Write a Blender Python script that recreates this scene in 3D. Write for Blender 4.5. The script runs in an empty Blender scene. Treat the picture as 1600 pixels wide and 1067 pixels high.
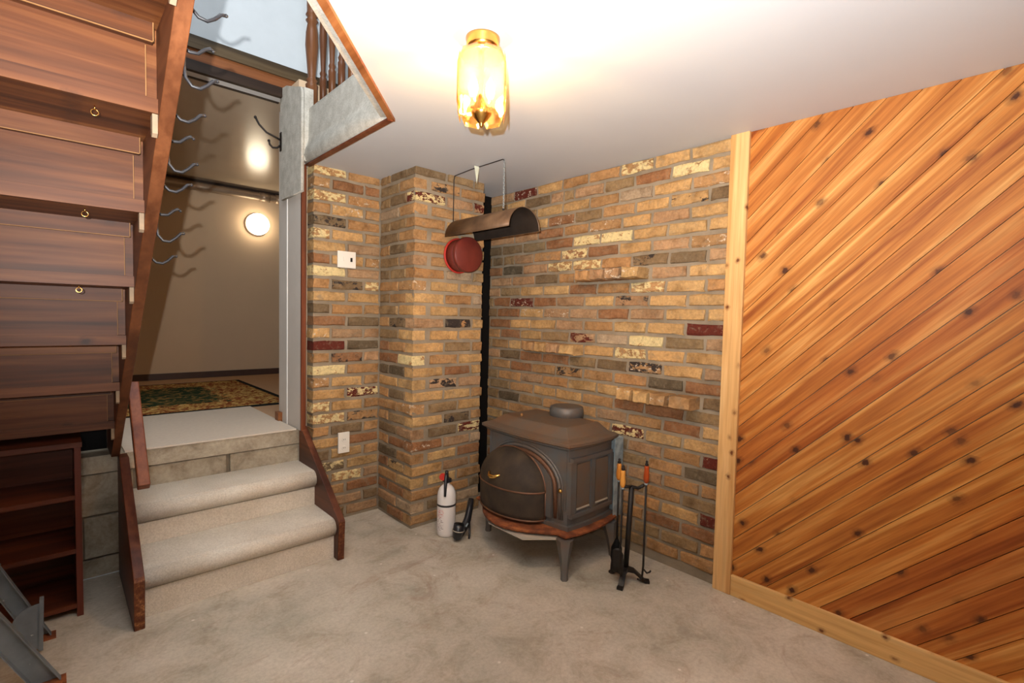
import bpy, math, random
from mathutils import Vector, Matrix
random.seed(7)
D2R = math.pi / 180
scene = bpy.context.scene
COL = scene.collection

# ------------------------------------------------------------------ camera
def look_axes(yaw, pitch, roll):
    F = Vector((math.sin(yaw)*math.cos(pitch), math.cos(yaw)*math.cos(pitch), math.sin(pitch)))
    R = Vector((math.cos(yaw), -math.sin(yaw), 0.0)); U = R.cross(F)
    R2 = R*math.cos(roll) + U*math.sin(roll); U2 = -R*math.sin(roll) + U*math.cos(roll)
    return F, R2, U2
F, R, U = look_axes(42.817*D2R, -2.706*D2R, 1.276*D2R)
cd = bpy.data.cameras.new('camera'); cam = bpy.data.objects.new('camera', cd); COL.objects.link(cam)
cd.sensor_width = 36.0; cd.lens = 776.5*36.0/1600.0; cd.clip_start = 0.02
cam.matrix_world = Matrix(((R.x, U.x, -F.x, -2.293), (R.y, U.y, -F.y, -2.887), (R.z, U.z, -F.z, 1.252), (0, 0, 0, 1)))
scene.camera = cam

# ------------------------------------------------------------------ world, lights, exposure
world = bpy.data.worlds.new('world'); scene.world = world; world.use_nodes = True
world.node_tree.nodes['Background'].inputs[0].default_value = (0.80, 0.88, 1.0, 1)
world.node_tree.nodes['Background'].inputs[1].default_value = 0.25
scene.view_settings.view_transform = 'Standard'; scene.view_settings.look = 'None'
scene.view_settings.gamma = 1.0; scene.view_settings.use_curve_mapping = False
scene.view_settings.exposure = 0.04

def lamp(name, kind, loc, energy, color, **kw):
    ld = bpy.data.lights.new(name, kind); ld.energy = energy; ld.color = color
    for k, v in kw.items(): setattr(ld, k, v)
    o = bpy.data.objects.new(name, ld); o.location = loc; COL.objects.link(o); return o
# the photographer's flash, just left of and above the lens
fl = lamp('camera_flash', 'SPOT', (-2.367, -2.887, 1.305), 385, (1.0, 0.98, 0.955), spot_size=142*D2R, spot_blend=1.0, shadow_soft_size=0.008)
fF, fR, fU = look_axes(40*D2R, 40*D2R, 0)
fl.rotation_euler = Matrix(((fR.x, fU.x, -fF.x), (fR.y, fU.y, -fF.y), (fR.z, fU.z, -fF.z))).to_euler()
# added unseen light for the cool upper floor, aimed down to brighten the steps
ul = lamp('upper_hall_fill', 'AREA', (-2.1, -1.5, 4.3), 46, (0.92, 0.96, 1.0), shape='RECTANGLE', size=1.3, size_y=1.2)
ul.rotation_euler = (18*D2R, 0, 0)

# ------------------------------------------------------------------ mesh helpers
ORG = {}
class MB:
    def __init__(s): s.v = []; s.f = []; s.sm = []
    def add(s, vs, fs, smooth=False):
        n = len(s.v); s.v += [tuple(p) for p in vs]; s.f += [tuple(i+n for i in f) for f in fs]; s.sm += [smooth]*len(fs); return s
    def box(s, x0, x1, y0, y1, z0, z1):
        return s.add([(x0,y0,z0),(x1,y0,z0),(x1,y1,z0),(x0,y1,z0),(x0,y0,z1),(x1,y0,z1),(x1,y1,z1),(x0,y1,z1)],
                     [(0,3,2,1),(4,5,6,7),(0,1,5,4),(1,2,6,5),(2,3,7,6),(3,0,4,7)])
    def prism(s, pts, axis, a, b, smooth=False):
        # polygon pts in the two other axes (order: x->(y,z), y->(x,z), z->(x,y)), pushed from a to b
        mk = {'x': lambda p, t: (t, p[0], p[1]), 'y': lambda p, t: (p[0], t, p[1]), 'z': lambda p, t: (p[0], p[1], t)}[axis]
        n = len(pts); area = sum(pts[i][0]*pts[(i+1)%n][1]-pts[(i+1)%n][0]*pts[i][1] for i in range(n))
        if area < 0: pts = pts[::-1]
        flip = (axis == 'y')
        lo, hi = min(a, b), max(a, b)
        vs = [mk(p, lo) for p in pts] + [mk(p, hi) for p in pts]
        fs = [tuple(range(n-1, -1, -1)), tuple(range(n, 2*n))] 
        sides = [(i, (i+1)%n, n+(i+1)%n, n+i) for i in range(n)]
        if flip:
            fs = [f[::-1] for f in fs]; sides = [f[::-1] for f in sides]
        m = len(s.v); s.v += vs; s.f += [tuple(i+m for i in f) for f in fs]+[tuple(i+m for i in f) for f in sides]
        s.sm += [False, False]+[smooth]*n; return s
    def tube(s, path, r, n=8, cap=True):
        P = [Vector(p) for p in path]; rs = r if isinstance(r, (list, tuple)) else [r]*len(P)
        up = None; rings = []
        for i, p in enumerate(P):
            t = (P[min(i+1, len(P)-1)]-P[max(i-1, 0)]).normalized()
            if up is None:
                up = Vector((0,0,1)) if abs(t.z) < 0.9 else Vector((1,0,0))
            a = t.cross(up).normalized(); up = a.cross(t).normalized()
            rings.append([p + rs[i]*(math.cos(2*math.pi*k/n)*a + math.sin(2*math.pi*k/n)*up) for k in range(n)])
        vs = [q for ring in rings for q in ring]; fs = []
        for i in range(len(P)-1):
            for k in range(n):
                fs.append((i*n+k, i*n+(k+1)%n, (i+1)*n+(k+1)%n, (i+1)*n+k))
        m = len(s.v); s.v += [tuple(q) for q in vs]; s.f += [tuple(i+m for i in f) for f in fs]; s.sm += [True]*len(fs)
        if cap:
            s.f += [tuple(m+k for k in range(n-1, -1, -1)), tuple(m+(len(P)-1)*n+k for k in range(n))]; s.sm += [False, False]
        return s
    def lathe(s, prof, c, n=24, axis='z', smooth=True):
        # prof: (radius, height) from bottom to top
        mk = {'z': lambda a, r, h: (c[0]+r*math.cos(a), c[1]+r*math.sin(a), c[2]+h),
              'y': lambda a, r, h: (c[0]+r*math.cos(a), c[1]-h, c[2]+r*math.sin(a)),
              'x': lambda a, r, h: (c[0]+h, c[1]+r*math.cos(a), c[2]+r*math.sin(a))}[axis]
        m = len(s.v); k = len(prof)
        for r, h in prof:
            for i in range(n): s.v.append(mk(2*math.pi*i/n, max(r, 1e-5), h))
        for j in range(k-1):
            for i in range(n):
                s.f.append((m+j*n+i, m+j*n+(i+1)%n, m+(j+1)*n+(i+1)%n, m+(j+1)*n+i)); s.sm.append(smooth)
        s.f += [tuple(m+i for i in range(n-1, -1, -1)), tuple(m+(k-1)*n+i for i in range(n))]; s.sm += [False, False]
        return s
    def grid(s, rows, smooth=True, close=False):
        m = len(s.v); w = len(rows[0])
        for r in rows: s.v += [tuple(p) for p in r]
        for j in range(len(rows)-1):
            for i in range(w-1 if not close else w):
                s.f.append((m+j*w+i, m+j*w+(i+1)%w, m+(j+1)*w+(i+1)%w, m+(j+1)*w+i)); s.sm.append(smooth)
        return s
    def mesh(s, name, mat, org=(0,0,0)):
        me = bpy.data.meshes.new(name)
        me.from_pydata([(a-org[0], b-org[1], c-org[2]) for a, b, c in s.v], [], s.f)
        me.polygons.foreach_set('use_smooth', s.sm); me.update()
        if mat: me.materials.append(mat)
        return me
    def build(s, name, mat, parent=None, label=None, bevel=0, **kw):
        org = ORG.get(parent.name, (0,0,0)) if parent else (0,0,0)
        o = bpy.data.objects.new(name, s.mesh(name, mat, org)); COL.objects.link(o)
        if parent: o.parent = parent; ORG[o.name] = org
        if label: o['label'] = label
        for k, v in kw.items(): o[k] = v
        if bevel:
            b = o.modifiers.new('bevel', 'BEVEL'); b.width = bevel; b.segments = 2; b.limit_method = 'ANGLE'; b.angle_limit = 40*D2R
        return o
def tag(o, label, cat, group=None):
    o['label'] = label; o['category'] = cat
    if group: o['group'] = group
    return o
def thing(name, loc, label, cat, group=None):
    o = bpy.data.objects.new(name, None); o.empty_display_size = 0.05; o.location = loc; COL.objects.link(o); ORG[o.name] = tuple(loc)
    return tag(o, label, cat, group)
def structure(o, label=None):
    o['kind'] = 'structure'
    if label: o['label'] = label
    return o
def single(mb, name, mat, loc, label, cat, group=None, bevel=0):
    o = bpy.data.objects.new(name, mb.mesh(name, mat, loc)); o.location = loc; COL.objects.link(o)
    if bevel:
        b = o.modifiers.new('bevel', 'BEVEL'); b.width = bevel; b.segments = 2; b.limit_method = 'ANGLE'; b.angle_limit = 40*D2R
    return tag(o, label, cat, group)

# ------------------------------------------------------------------ materials
def lin(c): return tuple(((x/255)/12.92 if x/255 <= 0.04045 else (((x/255)+0.055)/1.055)**2.4) for x in c) + (1.0,)
class NT:
    def __init__(s, name, rough=0.8, spec=0.3, metal=0.0):
        s.m = bpy.data.materials.new(name); s.m.use_nodes = True; s.t = s.m.node_tree; s.n = s.t.nodes
        s.b = s.n['Principled BSDF']; s.b.inputs['Roughness'].default_value = rough; s.b.inputs['Metallic'].default_value = metal
        s.b.inputs['Specular IOR Level'].default_value = spec
    def link(s, a, b): s.t.links.new(a, b)
    def node(s, k, **kw):
        n = s.n.new(k)
        for a, v in kw.items(): setattr(n, a, v)
        return n
    def coords(s, scale=(1,1,1), rnd=True, kind='Object'):
        tc = s.node('ShaderNodeTexCoord'); src = tc.outputs[kind]
        if rnd:
            oi = s.node('ShaderNodeObjectInfo'); mu = s.node('ShaderNodeMath', operation='MULTIPLY'); mu.inputs[1].default_value = 37.0
            s.link(oi.outputs['Random'], mu.inputs[0])
            ad = s.node('ShaderNodeVectorMath', operation='ADD'); s.link(src, ad.inputs[0]); s.link(mu.outputs[0], ad.inputs[1]); src = ad.outputs[0]
        mp = s.node('ShaderNodeMapping'); mp.inputs['Scale'].default_value = scale; s.link(src, mp.inputs['Vector']); return mp.outputs[0]
    def noise(s, vec, scale, detail=4, rough=0.55, dist=0.0):
        n = s.node('ShaderNodeTexNoise'); n.inputs['Scale'].default_value = scale; n.inputs['Detail'].default_value = detail
        n.inputs['Roughness'].default_value = rough; n.inputs['Distortion'].default_value = dist; s.link(vec, n.inputs['Vector']); return n.outputs['Fac']
    def ramp(s, fac, stops, interp='LINEAR'):
        r = s.node('ShaderNodeValToRGB'); r.color_ramp.interpolation = interp; e = r.color_ramp.elements
        while len(e) < len(stops): e.new(0.5)
        for el, (p, c) in zip(e, stops): el.position = p; el.color = c if len(c) == 4 else tuple(c)+(1,)
        s.link(fac, r.inputs[0]); return r.outputs[0]
    def cmix(s, fac, a, b, mode='MIX'):
        m = s.node('ShaderNodeMixRGB', blend_type=mode)
        for i, v in enumerate((fac, a, b)):
            if isinstance(v, bpy.types.NodeSocket): s.link(v, m.inputs[i])
            else: m.inputs[i].default_value = v
        return m.outputs[0]
    def color(s, c):
        if isinstance(c, bpy.types.NodeSocket): s.link(c, s.b.inputs['Base Color'])
        else: s.b.inputs['Base Color'].default_value = c
        return s
    def rough(s, sock): s.link(sock, s.b.inputs['Roughness']); return s
    def bump(s, h, strength=0.3, dist=0.01):
        b = s.node('ShaderNodeBump'); b.inputs['Strength'].default_value = strength; b.inputs['Distance'].default_value = dist
        s.link(h, b.inputs['Height']); s.link(b.outputs[0], s.b.inputs['Normal']); return s
G0 = (0,0,0,1); G1 = (1,1,1,1)
def plain(name, c, rough=0.6, spec=0.3, metal=0.0, var=0.12, scale=12):
    t = NT(name, rough, spec, metal); f = t.noise(t.coords(), scale)
    c = lin(c); t.color(t.ramp(f, [(0.25, tuple(x*(1-var) for x in c[:3])), (0.75, tuple(min(1, x*(1+var)) for x in c[:3]))])); return t.m
def wood(name, dark, mid, light, axis=0, rough=0.5, fine=55, knots=0.0, knotc=(60,30,15), spec=0.3, kscale=(3.0, 9.0), objcol=False, other=None, streak=9, grain=0.75, seed=0.0):
    t = NT(name, rough, spec)
    sc = [1.0, 1.0, 1.0]; sc[axis] = 0.045
    v = t.coords(sc); v0 = t.coords((1,1,1))
    f1 = t.noise(v, fine, 3, 0.6, 0.3); f2 = t.noise(v, streak, 4, 0.55, 0.7)
    a = t.ramp(f2, [(0.3, lin(dark)), (0.5, lin(mid)), (0.7, lin(light))])
    g = t.ramp(f1, [(0.35, (0.66,0.58,0.5,1)), (0.6, G1)])
    c = t.cmix(grain, a, g, 'MULTIPLY')
    if objcol:
        oi = t.node('ShaderNodeObjectInfo'); c = t.cmix(1.0, c, oi.outputs['Color'], 'MULTIPLY')
    if knots:
        other = other if other is not None else (1 if axis == 0 else 3-axis)
        sp = t.node('ShaderNodeSeparateXYZ'); t.link(v0, sp.inputs[0]); cb = t.node('ShaderNodeCombineXYZ')
        t.link(sp.outputs[axis], cb.inputs[0]); t.link(sp.outputs[other], cb.inputs[1])
        mp = t.node('ShaderNodeMapping'); mp.inputs['Scale'].default_value = (kscale[0], kscale[1], 1); mp.inputs['Location'].default_value = (seed, seed*1.7, 0); t.link(cb.outputs[0], mp.inputs['Vector'])
        vo = t.node('ShaderNodeTexVoronoi', feature='F1', voronoi_dimensions='2D'); vo.inputs['Scale'].default_value = 1.0; t.link(mp.outputs[0], vo.inputs['Vector'])
        n2 = t.noise(v0, 60, 3); ad = t.node('ShaderNodeMath', operation='MULTIPLY_ADD'); ad.inputs[1].default_value = 0.16; t.link(n2, ad.inputs[0]); t.link(vo.outputs['Distance'], ad.inputs[2])
        # knots differ in size: scale the distance by the cell's own random colour
        km = t.ramp(ad.outputs[0], [(knots*0.6+0.07, G1), (knots+0.07, (0.5,0.5,0.5,1)), (knots*2.1+0.07, G0)])
        sz = t.node('ShaderNodeSeparateColor'); t.link(vo.outputs['Color'], sz.inputs[0])
        kk = t.ramp(sz.outputs[0], [(0.58, (0.0,0.0,0.0,1)), (0.62, (0.6,0.6,0.6,1)), (0.85, G1)])
        c = t.cmix(t.cmix(1.0, km, kk, 'MULTIPLY'), c, lin(knotc))
    t.color(c); t.bump(f1, 0.12, 0.002); return t.m

BRK = dict(y=(202,164,112), o=(184,143,98), p=(180,145,110), r=(158,114,80), g=(156,130,95), d=(132,111,84), k=(110,96,76), w=(186,164,136))
def brick_mat(name, paints=()):
    t = NT(name, 0.92, 0.12); v = t.coords((1,1,1)); oi = t.node('ShaderNodeObjectInfo')
    n1 = t.noise(v, 13, 5, 0.62); n2 = t.noise(v, 75, 3, 0.65); n3 = t.noise(v, 28, 5, 0.7, 0.4)
    c = t.cmix(1.0, oi.outputs['Color'], t.ramp(n1, [(0.28, (0.58,0.52,0.47,1)), (0.5, (0.95,0.92,0.90,1)), (0.72, (1.16,1.13,1.08,1))]), 'MULTIPLY')
    c = t.cmix(0.7, c, t.ramp(n2, [(0.3, (0.66,0.64,0.62,1)), (0.62, (1.06,1.06,1.06,1))]), 'MULTIPLY')
    for i, (pc, cov, sc) in enumerate(paints):
        vv = t.coords((1, 1, 1.7)); mp = t.node('ShaderNodeMapping'); mp.inputs['Location'].default_value = (3.1*i+1, 5.7*i, 2.3*i); t.link(vv, mp.inputs['Vector'])
        f = t.noise(mp.outputs[0], sc, 6, 0.68, 0.3)
        c = t.cmix(t.ramp(f, [(cov-0.012, G1), (cov+0.012, G0)]), c, t.cmix(0.6, lin(pc), t.ramp(n2, [(0.3, (0.6,0.6,0.6,1)), (0.6, G1)]), 'MULTIPLY'))
    # smears of mortar left on the faces
    c = t.cmix(t.ramp(n3, [(0.53, G0), (0.70, (0.62,0.62,0.62,1))]), c, lin((140,124,102)))
    t.color(c); t.bump(t.noise(v, 40, 6, 0.72), 0.8, 0.008); return t.m
CREAM=(224,202,148); MAROON=(100,46,36); BLACK=(62,54,50); WHITE=(214,196,172)
BM = {'': brick_mat('brick'),
      'C': brick_mat('brick_cream_paint', [(CREAM, 0.50, 26)]),
      'CC': brick_mat('brick_mostly_cream', [(CREAM, 0.60, 20), ((150,92,56), 0.36, 22)]),
      'M': brick_mat('brick_maroon_patches', [(MAROON, 0.47, 18)]),
      'MM': brick_mat('brick_maroon_paint', [(MAROON, 0.72, 16), (CREAM, 0.33, 42)]),
      'MC': brick_mat('brick_maroon_cream', [(CREAM, 0.62, 30), (MAROON, 0.50, 26)]),
      'MW': brick_mat('brick_maroon_white', [(MAROON, 0.60, 18), (WHITE, 0.40, 44)]),
      'W': brick_mat('brick_white_flecks', [(WHITE, 0.40, 26)]),
      'K': brick_mat('brick_soot', [(BLACK, 0.44, 12)]),
      'KK': brick_mat('brick_black', [(BLACK, 0.62, 14)]),
      'KW': brick_mat('brick_black_white', [(BLACK, 0.55, 24), (WHITE, 0.40, 40)])}
t = NT('mortar', 0.95, 0.1); v = t.coords((1,1,1), False)
t.color(t.ramp(t.noise(v, 7, 5), [(0.3, lin((126,114,97))), (0.7, lin((156,142,122)))])); t.bump(t.noise(v, 90, 4), 0.6, 0.004); M_MORTAR = t.m
t = NT('concrete_floor', 0.62, 0.25); v = t.coords((1,1,1), False)
c = t.ramp(t.noise(v, 1.5, 7, 0.68), [(0.3, lin((166,160,145))), (0.5, lin((194,184,168))), (0.7, lin((214,202,187)))])
c = t.cmix(0.75, c, t.ramp(t.noise(v, 6, 8, 0.72, 0.8), [(0.3, (0.66,0.60,0.53,1)), (0.52, G1)]), 'MULTIPLY')
c = t.cmix(0.6, c, t.ramp(t.noise(v, 70, 5, 0.7), [(0.3, (0.74,0.72,0.69,1)), (0.6, (1.05,1.05,1.05,1))]), 'MULTIPLY')
c = t.cmix(t.ramp(t.noise(v, 3.1, 7, 0.72, 1.4), [(0.58, G0), (0.72, (0.55,0.55,0.55,1))]), c, lin((146,112,90)))
c = t.cmix(t.ramp(t.noise(v, 20, 6, 0.65, 0.5), [(0.68, G0), (0.74, (0.6,0.6,0.6,1))]), c, lin((212,204,192)))
vs = t.node('ShaderNodeTexVoronoi', feature='F1', voronoi_dimensions='2D'); vs.inputs['Scale'].default_value = 2.3; t.link(v, vs.inputs['Vector'])
c = t.cmix(t.ramp(vs.outputs['Distance'], [(0.010, (0.8,0.8,0.8,1)), (0.016, G0)]), c, lin((224,216,206)))
t.color(c); t.bump(t.noise(v, 60, 5, 0.65), 0.2, 0.003); M_FLOOR = t.m
t = NT('concrete_block', 0.92, 0.12); v = t.coords((1,1,1))
t.color(t.cmix(0.7, t.ramp(t.noise(v, 5, 7, 0.7, 0.6), [(0.32, lin((124,112,94))), (0.5, lin((168,157,138))), (0.7, lin((190,180,160)))]), t.ramp(t.noise(v, 60, 4, 0.7), [(0.3, (0.72,0.7,0.68,1)), (0.6, G1)]), 'MULTIPLY')); t.bump(t.noise(v, 60, 5), 0.6, 0.005); M_BLOCK = t.m
t = NT('ceiling_paint', 0.55, 0.3); v = t.coords((1,1,1), False)
t.color(t.ramp(t.noise(v, 1.2, 3), [(0.3, lin((202,206,211))), (0.7, lin((211,214,218)))])); M_CEIL = t.m
M_WHITE = plain('white_wall_paint', (226,226,224), 0.7, 0.2, var=0.03)
M_PALEBLUE = plain('pale_blue_wall_paint', (196,205,212), 0.7, 0.2, var=0.03)
M_BEIGE = plain('beige_wall_paint', (208,182,152), 0.75, 0.2, var=0.03, scale=3)
M_JAMB = plain('grey_white_drywall', (206,200,192), 0.7, 0.2, var=0.05, scale=5)
M_FARCEIL = plain('glossy_ceiling_paint', (196,178,156), 0.22, 0.5, var=0.03, scale=3)
t = NT('carpet_beige', 0.98, 0.05); v = t.coords((1,1,1))
t.color(t.cmix(0.8, t.ramp(t.noise(v, 5, 3), [(0.3, lin((214,205,190))), (0.7, lin((230,222,208)))]), t.ramp(t.noise(v, 160, 3, 0.7), [(0.3, (0.72,0.70,0.67,1)), (0.65, (1.05,1.05,1.05,1))]), 'MULTIPLY'))
t.bump(t.noise(v, 260, 3, 0.7), 0.3, 0.003); M_CARPET = t.m
t = NT('carpet_grey_plush', 0.98, 0.05); v = t.coords((1,1,1))
t.color(t.cmix(0.7, t.ramp(t.noise(v, 16, 5, 0.65), [(0.3, lin((176,172,162))), (0.65, lin((206,203,194)))]), t.ramp(t.noise(v, 140, 3), [(0.3, (0.7,0.7,0.68,1)), (0.6, G1)]), 'MULTIPLY'))
t.bump(t.noise(v, 200, 3, 0.7), 0.35, 0.004); M_PLUSH = t.m
M_MAT = plain('mat_offwhite', (208,198,184), 0.95, 0.05, var=0.05, scale=60)
M_STAIR = wood('stained_pine', (58,30,14), (98,55,27), (134,85,47), 0, 0.5, 60, knots=0.07, knotc=(44,24,16), kscale=(5, 6.0), other=2, streak=14)
M_STRING = wood('stringer_wood', (70,38,20), (98,56,31), (122,74,44), 1, 0.5, 50)
M_RED = wood('reddish_trim_wood', (86,44,26), (116,62,38), (134,78,48), 2, 0.45, 50)
M_REDY = wood('reddish_step_wood', (62,31,20), (88,46,29), (112,64,40), 1, 0.45, 50)
t = NT('scuffed_edge', 0.6, 0.25); v = t.coords((1,1,1)); t.color(t.ramp(t.noise(v, 30, 6, 0.75), [(0.42, lin((84,44,28))), (0.55, lin((112,66,40))), (0.66, lin((178,124,76)))])); M_SCUFF = t.m
M_EDGE = plain('bare_lit_wood_edge', (146,106,66), 0.6, 0.2, var=0.15, scale=40)  # worn bare wood, also kept pale to paint light caught on chamfers
M_WEDGE = plain('pale_wood_wedge', (140,120,98), 0.7, 0.2, var=0.12, scale=40)
M_TRIMW = wood('orange_trim_wood', (116,70,38), (154,98,56), (176,120,74), 1, 0.5, 50)
M_TRIMX = wood('orange_header_wood', (100,58,32), (136,84,48), (158,104,62), 0, 0.5, 50)
M_DARKX = wood('dark_header_wood', (60,50,36), (84,70,50), (102,86,62), 0, 0.5, 50)
M_BLACKX = wood('black_header_wood', (36,26,20), (48,34,26), (60,44,32), 0, 0.5, 50)
M_BALU = wood('turned_baluster_wood', (70,40,22), (102,62,36), (126,82,50), 2, 0.4, 60)
M_CASE = wood('bookcase_wood', (48,22,15), (80,38,24), (112,58,35), 0, 0.45, 60)
M_CASEV = wood('bookcase_side_wood', (62,27,20), (96,44,32), (116,58,40), 2, 0.45, 60)
M_CEDAR = wood('cedar_plank', (146,80,32), (193,128,63), (224,176,110), 0, 0.55, 80, knots=0.11, knotc=(72,36,18), kscale=(6.5, 8.7), objcol=True, streak=24, grain=0.7)
M_PINE = wood('pine_trim_vertical', (204,152,92), (222,176,116), (234,196,140), 2, 0.5, 60, knots=0.09, knotc=(110,62,30), kscale=(9.0, 12), streak=18, grain=0.5)
M_PINEY = wood('pine_trim_horizontal', (204,154,92), (222,178,114), (234,196,138), 1, 0.5, 60, knots=0.09, knotc=(110,62,30), kscale=(9.0, 12), streak=18, grain=0.5)
t = NT('cast_iron', 0.5, 0.4, 0.35); v = t.coords((1,1,1), False)
t.color(t.cmix(t.ramp(t.noise(v, 7, 5, 0.6), [(0.42, G0), (0.66, (0.8,0.8,0.8,1))]), lin((104,104,103)), lin((116,96,80)))); t.bump(t.noise(v, 130, 3), 0.15, 0.002); M_IRON = t.m
t = NT('cast_iron_lid', 0.55, 0.35, 0.3); v = t.coords((1,1,1), False)
t.color(t.cmix(t.ramp(t.noise(v, 6, 5, 0.6), [(0.35, G0), (0.65, G1)]), lin((108,98,88)), lin((120,92,70)))); t.bump(t.noise(v, 130, 3), 0.15, 0.002); M_LID = t.m
t = NT('rusty_iron', 0.8, 0.2, 0.1); v = t.coords((1,1,1), False)
t.color(t.ramp(t.noise(v, 14, 5, 0.65), [(0.3, lin((84,52,38))), (0.5, lin((128,72,46))), (0.68, lin((164,98,58)))])); t.bump(t.noise(v, 90, 4), 0.4, 0.003); M_RUST = t.m
t = NT('spark_screen_mesh', 0.7, 0.25, 0.3); v = t.coords((1,1,1), False)
ck = t.node('ShaderNodeTexChecker'); ck.inputs['Scale'].default_value = 420; t.link(v, ck.inputs['Vector'])
t.color(t.cmix(t.ramp(t.noise(v, 9, 4), [(0.35, G0), (0.7, G1)]), lin((58,50,44)), lin((84,70,56)))); t.bump(ck.outputs['Fac'], 0.3, 0.001); M_SCREEN = t.m
M_RIM = plain('screen_rim_iron', (112,78,58), 0.5, 0.4, 0.4, var=0.25)
M_BRASS = plain('brass', (226,178,98), 0.22, 0.5, 1.0, var=0.06)
t = NT('galvanised_steel', 0.45, 0.5, 0.25); v = t.coords((1,1,1), False)
t.color(t.ramp(t.noise(v, 26, 3), [(0.35, lin((128,142,148))), (0.65, lin((172,186,190)))])); M_GALV = t.m
M_PALE = plain('pale_sheet_metal', (186,176,160), 0.6, 0.3, 0.2, var=0.08)
t = NT('browned_sheet_metal', 0.5, 0.4, 0.25); v = t.coords((1,1,1), False)
t.color(t.ramp(t.noise(v, 8, 4), [(0.3, lin((82,62,46))), (0.6, lin((124,98,74))), (0.8, lin((148,122,96)))])); M_HOOD = t.m
M_BLKM = plain('black_iron', (44,40,38), 0.5, 0.4, 0.5, var=0.2)
M_BLKP = plain('black_plastic', (36,36,40), 0.3, 0.5, 0.0, var=0.15)
M_HOOK = plain('grey_wire', (36,36,40), 0.45, 0.5, 0.2, var=0.1)
M_THIM = plain('maroon_paint', (104,42,34), 0.45, 0.35, 0.0, var=0.18, scale=20)
M_REDR = plain('red_sealant', (176,46,36), 0.6, 0.3, 0.0, var=0.1)
M_EXT = plain('white_enamel', (232,226,222), 0.25, 0.5, var=0.02)
M_REDP = plain('red_plastic', (190,50,40), 0.4, 0.4, var=0.08)
M_HANDY = wood('honey_handle_wood', (188,112,40), (212,140,56), (226,160,76), 2, 0.3, 60)
M_HANDR = wood('red_handle_wood', (150,58,22), (176,76,32), (190,92,44), 2, 0.3, 60)
t = NT('grey_blue_paint', 0.5, 0.4, 0.2); v = t.coords((1,1,1), False)
c = t.ramp(t.noise(v, 9, 4), [(0.3, lin((98,106,114))), (0.7, lin((128,136,142)))])
t.color(t.cmix(t.ramp(t.noise(v, 40, 4), [(0.68, G0), (0.72, G1)]), c, lin((176,178,176)))); M_LADDER = t.m
M_PLATE = plain('white_plastic', (232,226,214), 0.35, 0.4, var=0.01)
M_DARK = plain('dark_slot', (40,36,34), 0.6, 0.2, var=0.05)
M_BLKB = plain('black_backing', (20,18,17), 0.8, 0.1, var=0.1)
M_FARFL = plain('far_floor_carpet', (196,160,126), 0.95, 0.05, var=0.06, scale=50)
M_BASED = plain('dark_baseboard', (74,52,42), 0.45, 0.35, var=0.1)
M_PIPE = plain('dull_copper_pipe', (158,138,118), 0.35, 0.5, 0.35, var=0.12)
def emit(name, c, s):
    t = NT(name); t.b.inputs['Base Color'].default_value = c; t.b.inputs['Emission Color'].default_value = c; t.b.inputs['Emission Strength'].default_value = s; return t.m
M_GLOBE = emit('lit_opal_globe', (1.0, 0.84, 0.60, 1), 12.0)
M_BULB = emit('lit_bulb', (1.0, 0.78, 0.46, 1), 28.0)
t = NT('amber_glass'); 
tr = t.node('ShaderNodeBsdfTransparent'); tr.inputs[0].default_value = (0.98, 0.76, 0.46, 1)
gl = t.node('ShaderNodeBsdfGlossy'); gl.inputs[0].default_value = (1.0, 0.92, 0.78, 1); gl.inputs['Roughness'].default_value = 0.06
df = t.node('ShaderNodeBsdfTranslucent'); df.inputs[0].default_value = (1.0, 0.78, 0.48, 1)
mx = t.node('ShaderNodeMixShader'); mx.inputs[0].default_value = 0.14; t.link(tr.outputs[0], mx.inputs[1]); t.link(gl.outputs[0], mx.inputs[2])
mx2 = t.node('ShaderNodeMixShader'); mx2.inputs[0].default_value = 0.02; t.link(mx.outputs[0], mx2.inputs[1]); t.link(df.outputs[0], mx2.inputs[2])
t.link(mx2.outputs[0], t.n['Material Output'].inputs['Surface']); M_GLASS = t.m
t = NT('amber_glass_bevel', 0.1, 0.6)
tr = t.node('ShaderNodeBsdfTransparent'); tr.inputs[0].default_value = (0.86, 0.56, 0.26, 1)
gl = t.node('ShaderNodeBsdfGlossy'); gl.inputs[0].default_value = (1.0, 0.88, 0.66, 1); gl.inputs['Roughness'].default_value = 0.1
mx = t.node('ShaderNodeMixShader'); mx.inputs[0].default_value = 0.3; t.link(tr.outputs[0], mx.inputs[1]); t.link(gl.outputs[0], mx.inputs[2])
t.link(mx.outputs[0], t.n['Material Output'].inputs['Surface']); M_BEVEL = t.m

# ================================================================== STRUCTURE
H = 2.1; YR = -3.9; XL = -3.7
ZL = 0.575      # landing and far-room floor
ZU = 2.389      # upper floor
structure(MB().box(XL, 0.1, YR, 0.08, -0.1, 0).build('floor', M_FLOOR), 'bare grey concrete floor with stains')
OPEN = [(-1.223, 0.1), (-1.223, -0.92), (-2.06, -1.845), (-3.05, -1.845), (-3.05, 0.1)]
outer = [(0.1, 0.1)] + OPEN + [(XL, 0.1), (XL, YR), (0.1, YR)]
structure(MB().prism(outer, 'z', H, H+0.02).build('ceiling', M_CEIL), 'white painted ceiling with a stairwell opening')
structure(MB().prism(outer, 'z', ZU-0.03, ZU).build('floor_upper', M_CARPET))
structure(MB().box(XL-0.1, XL, YR, 0.1, 0, H).build('wall_left', M_BEIGE))
structure(MB().box(XL, 0.1, YR-0.1, YR, 0, H).build('wall_rear', M_BEIGE))

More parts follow.
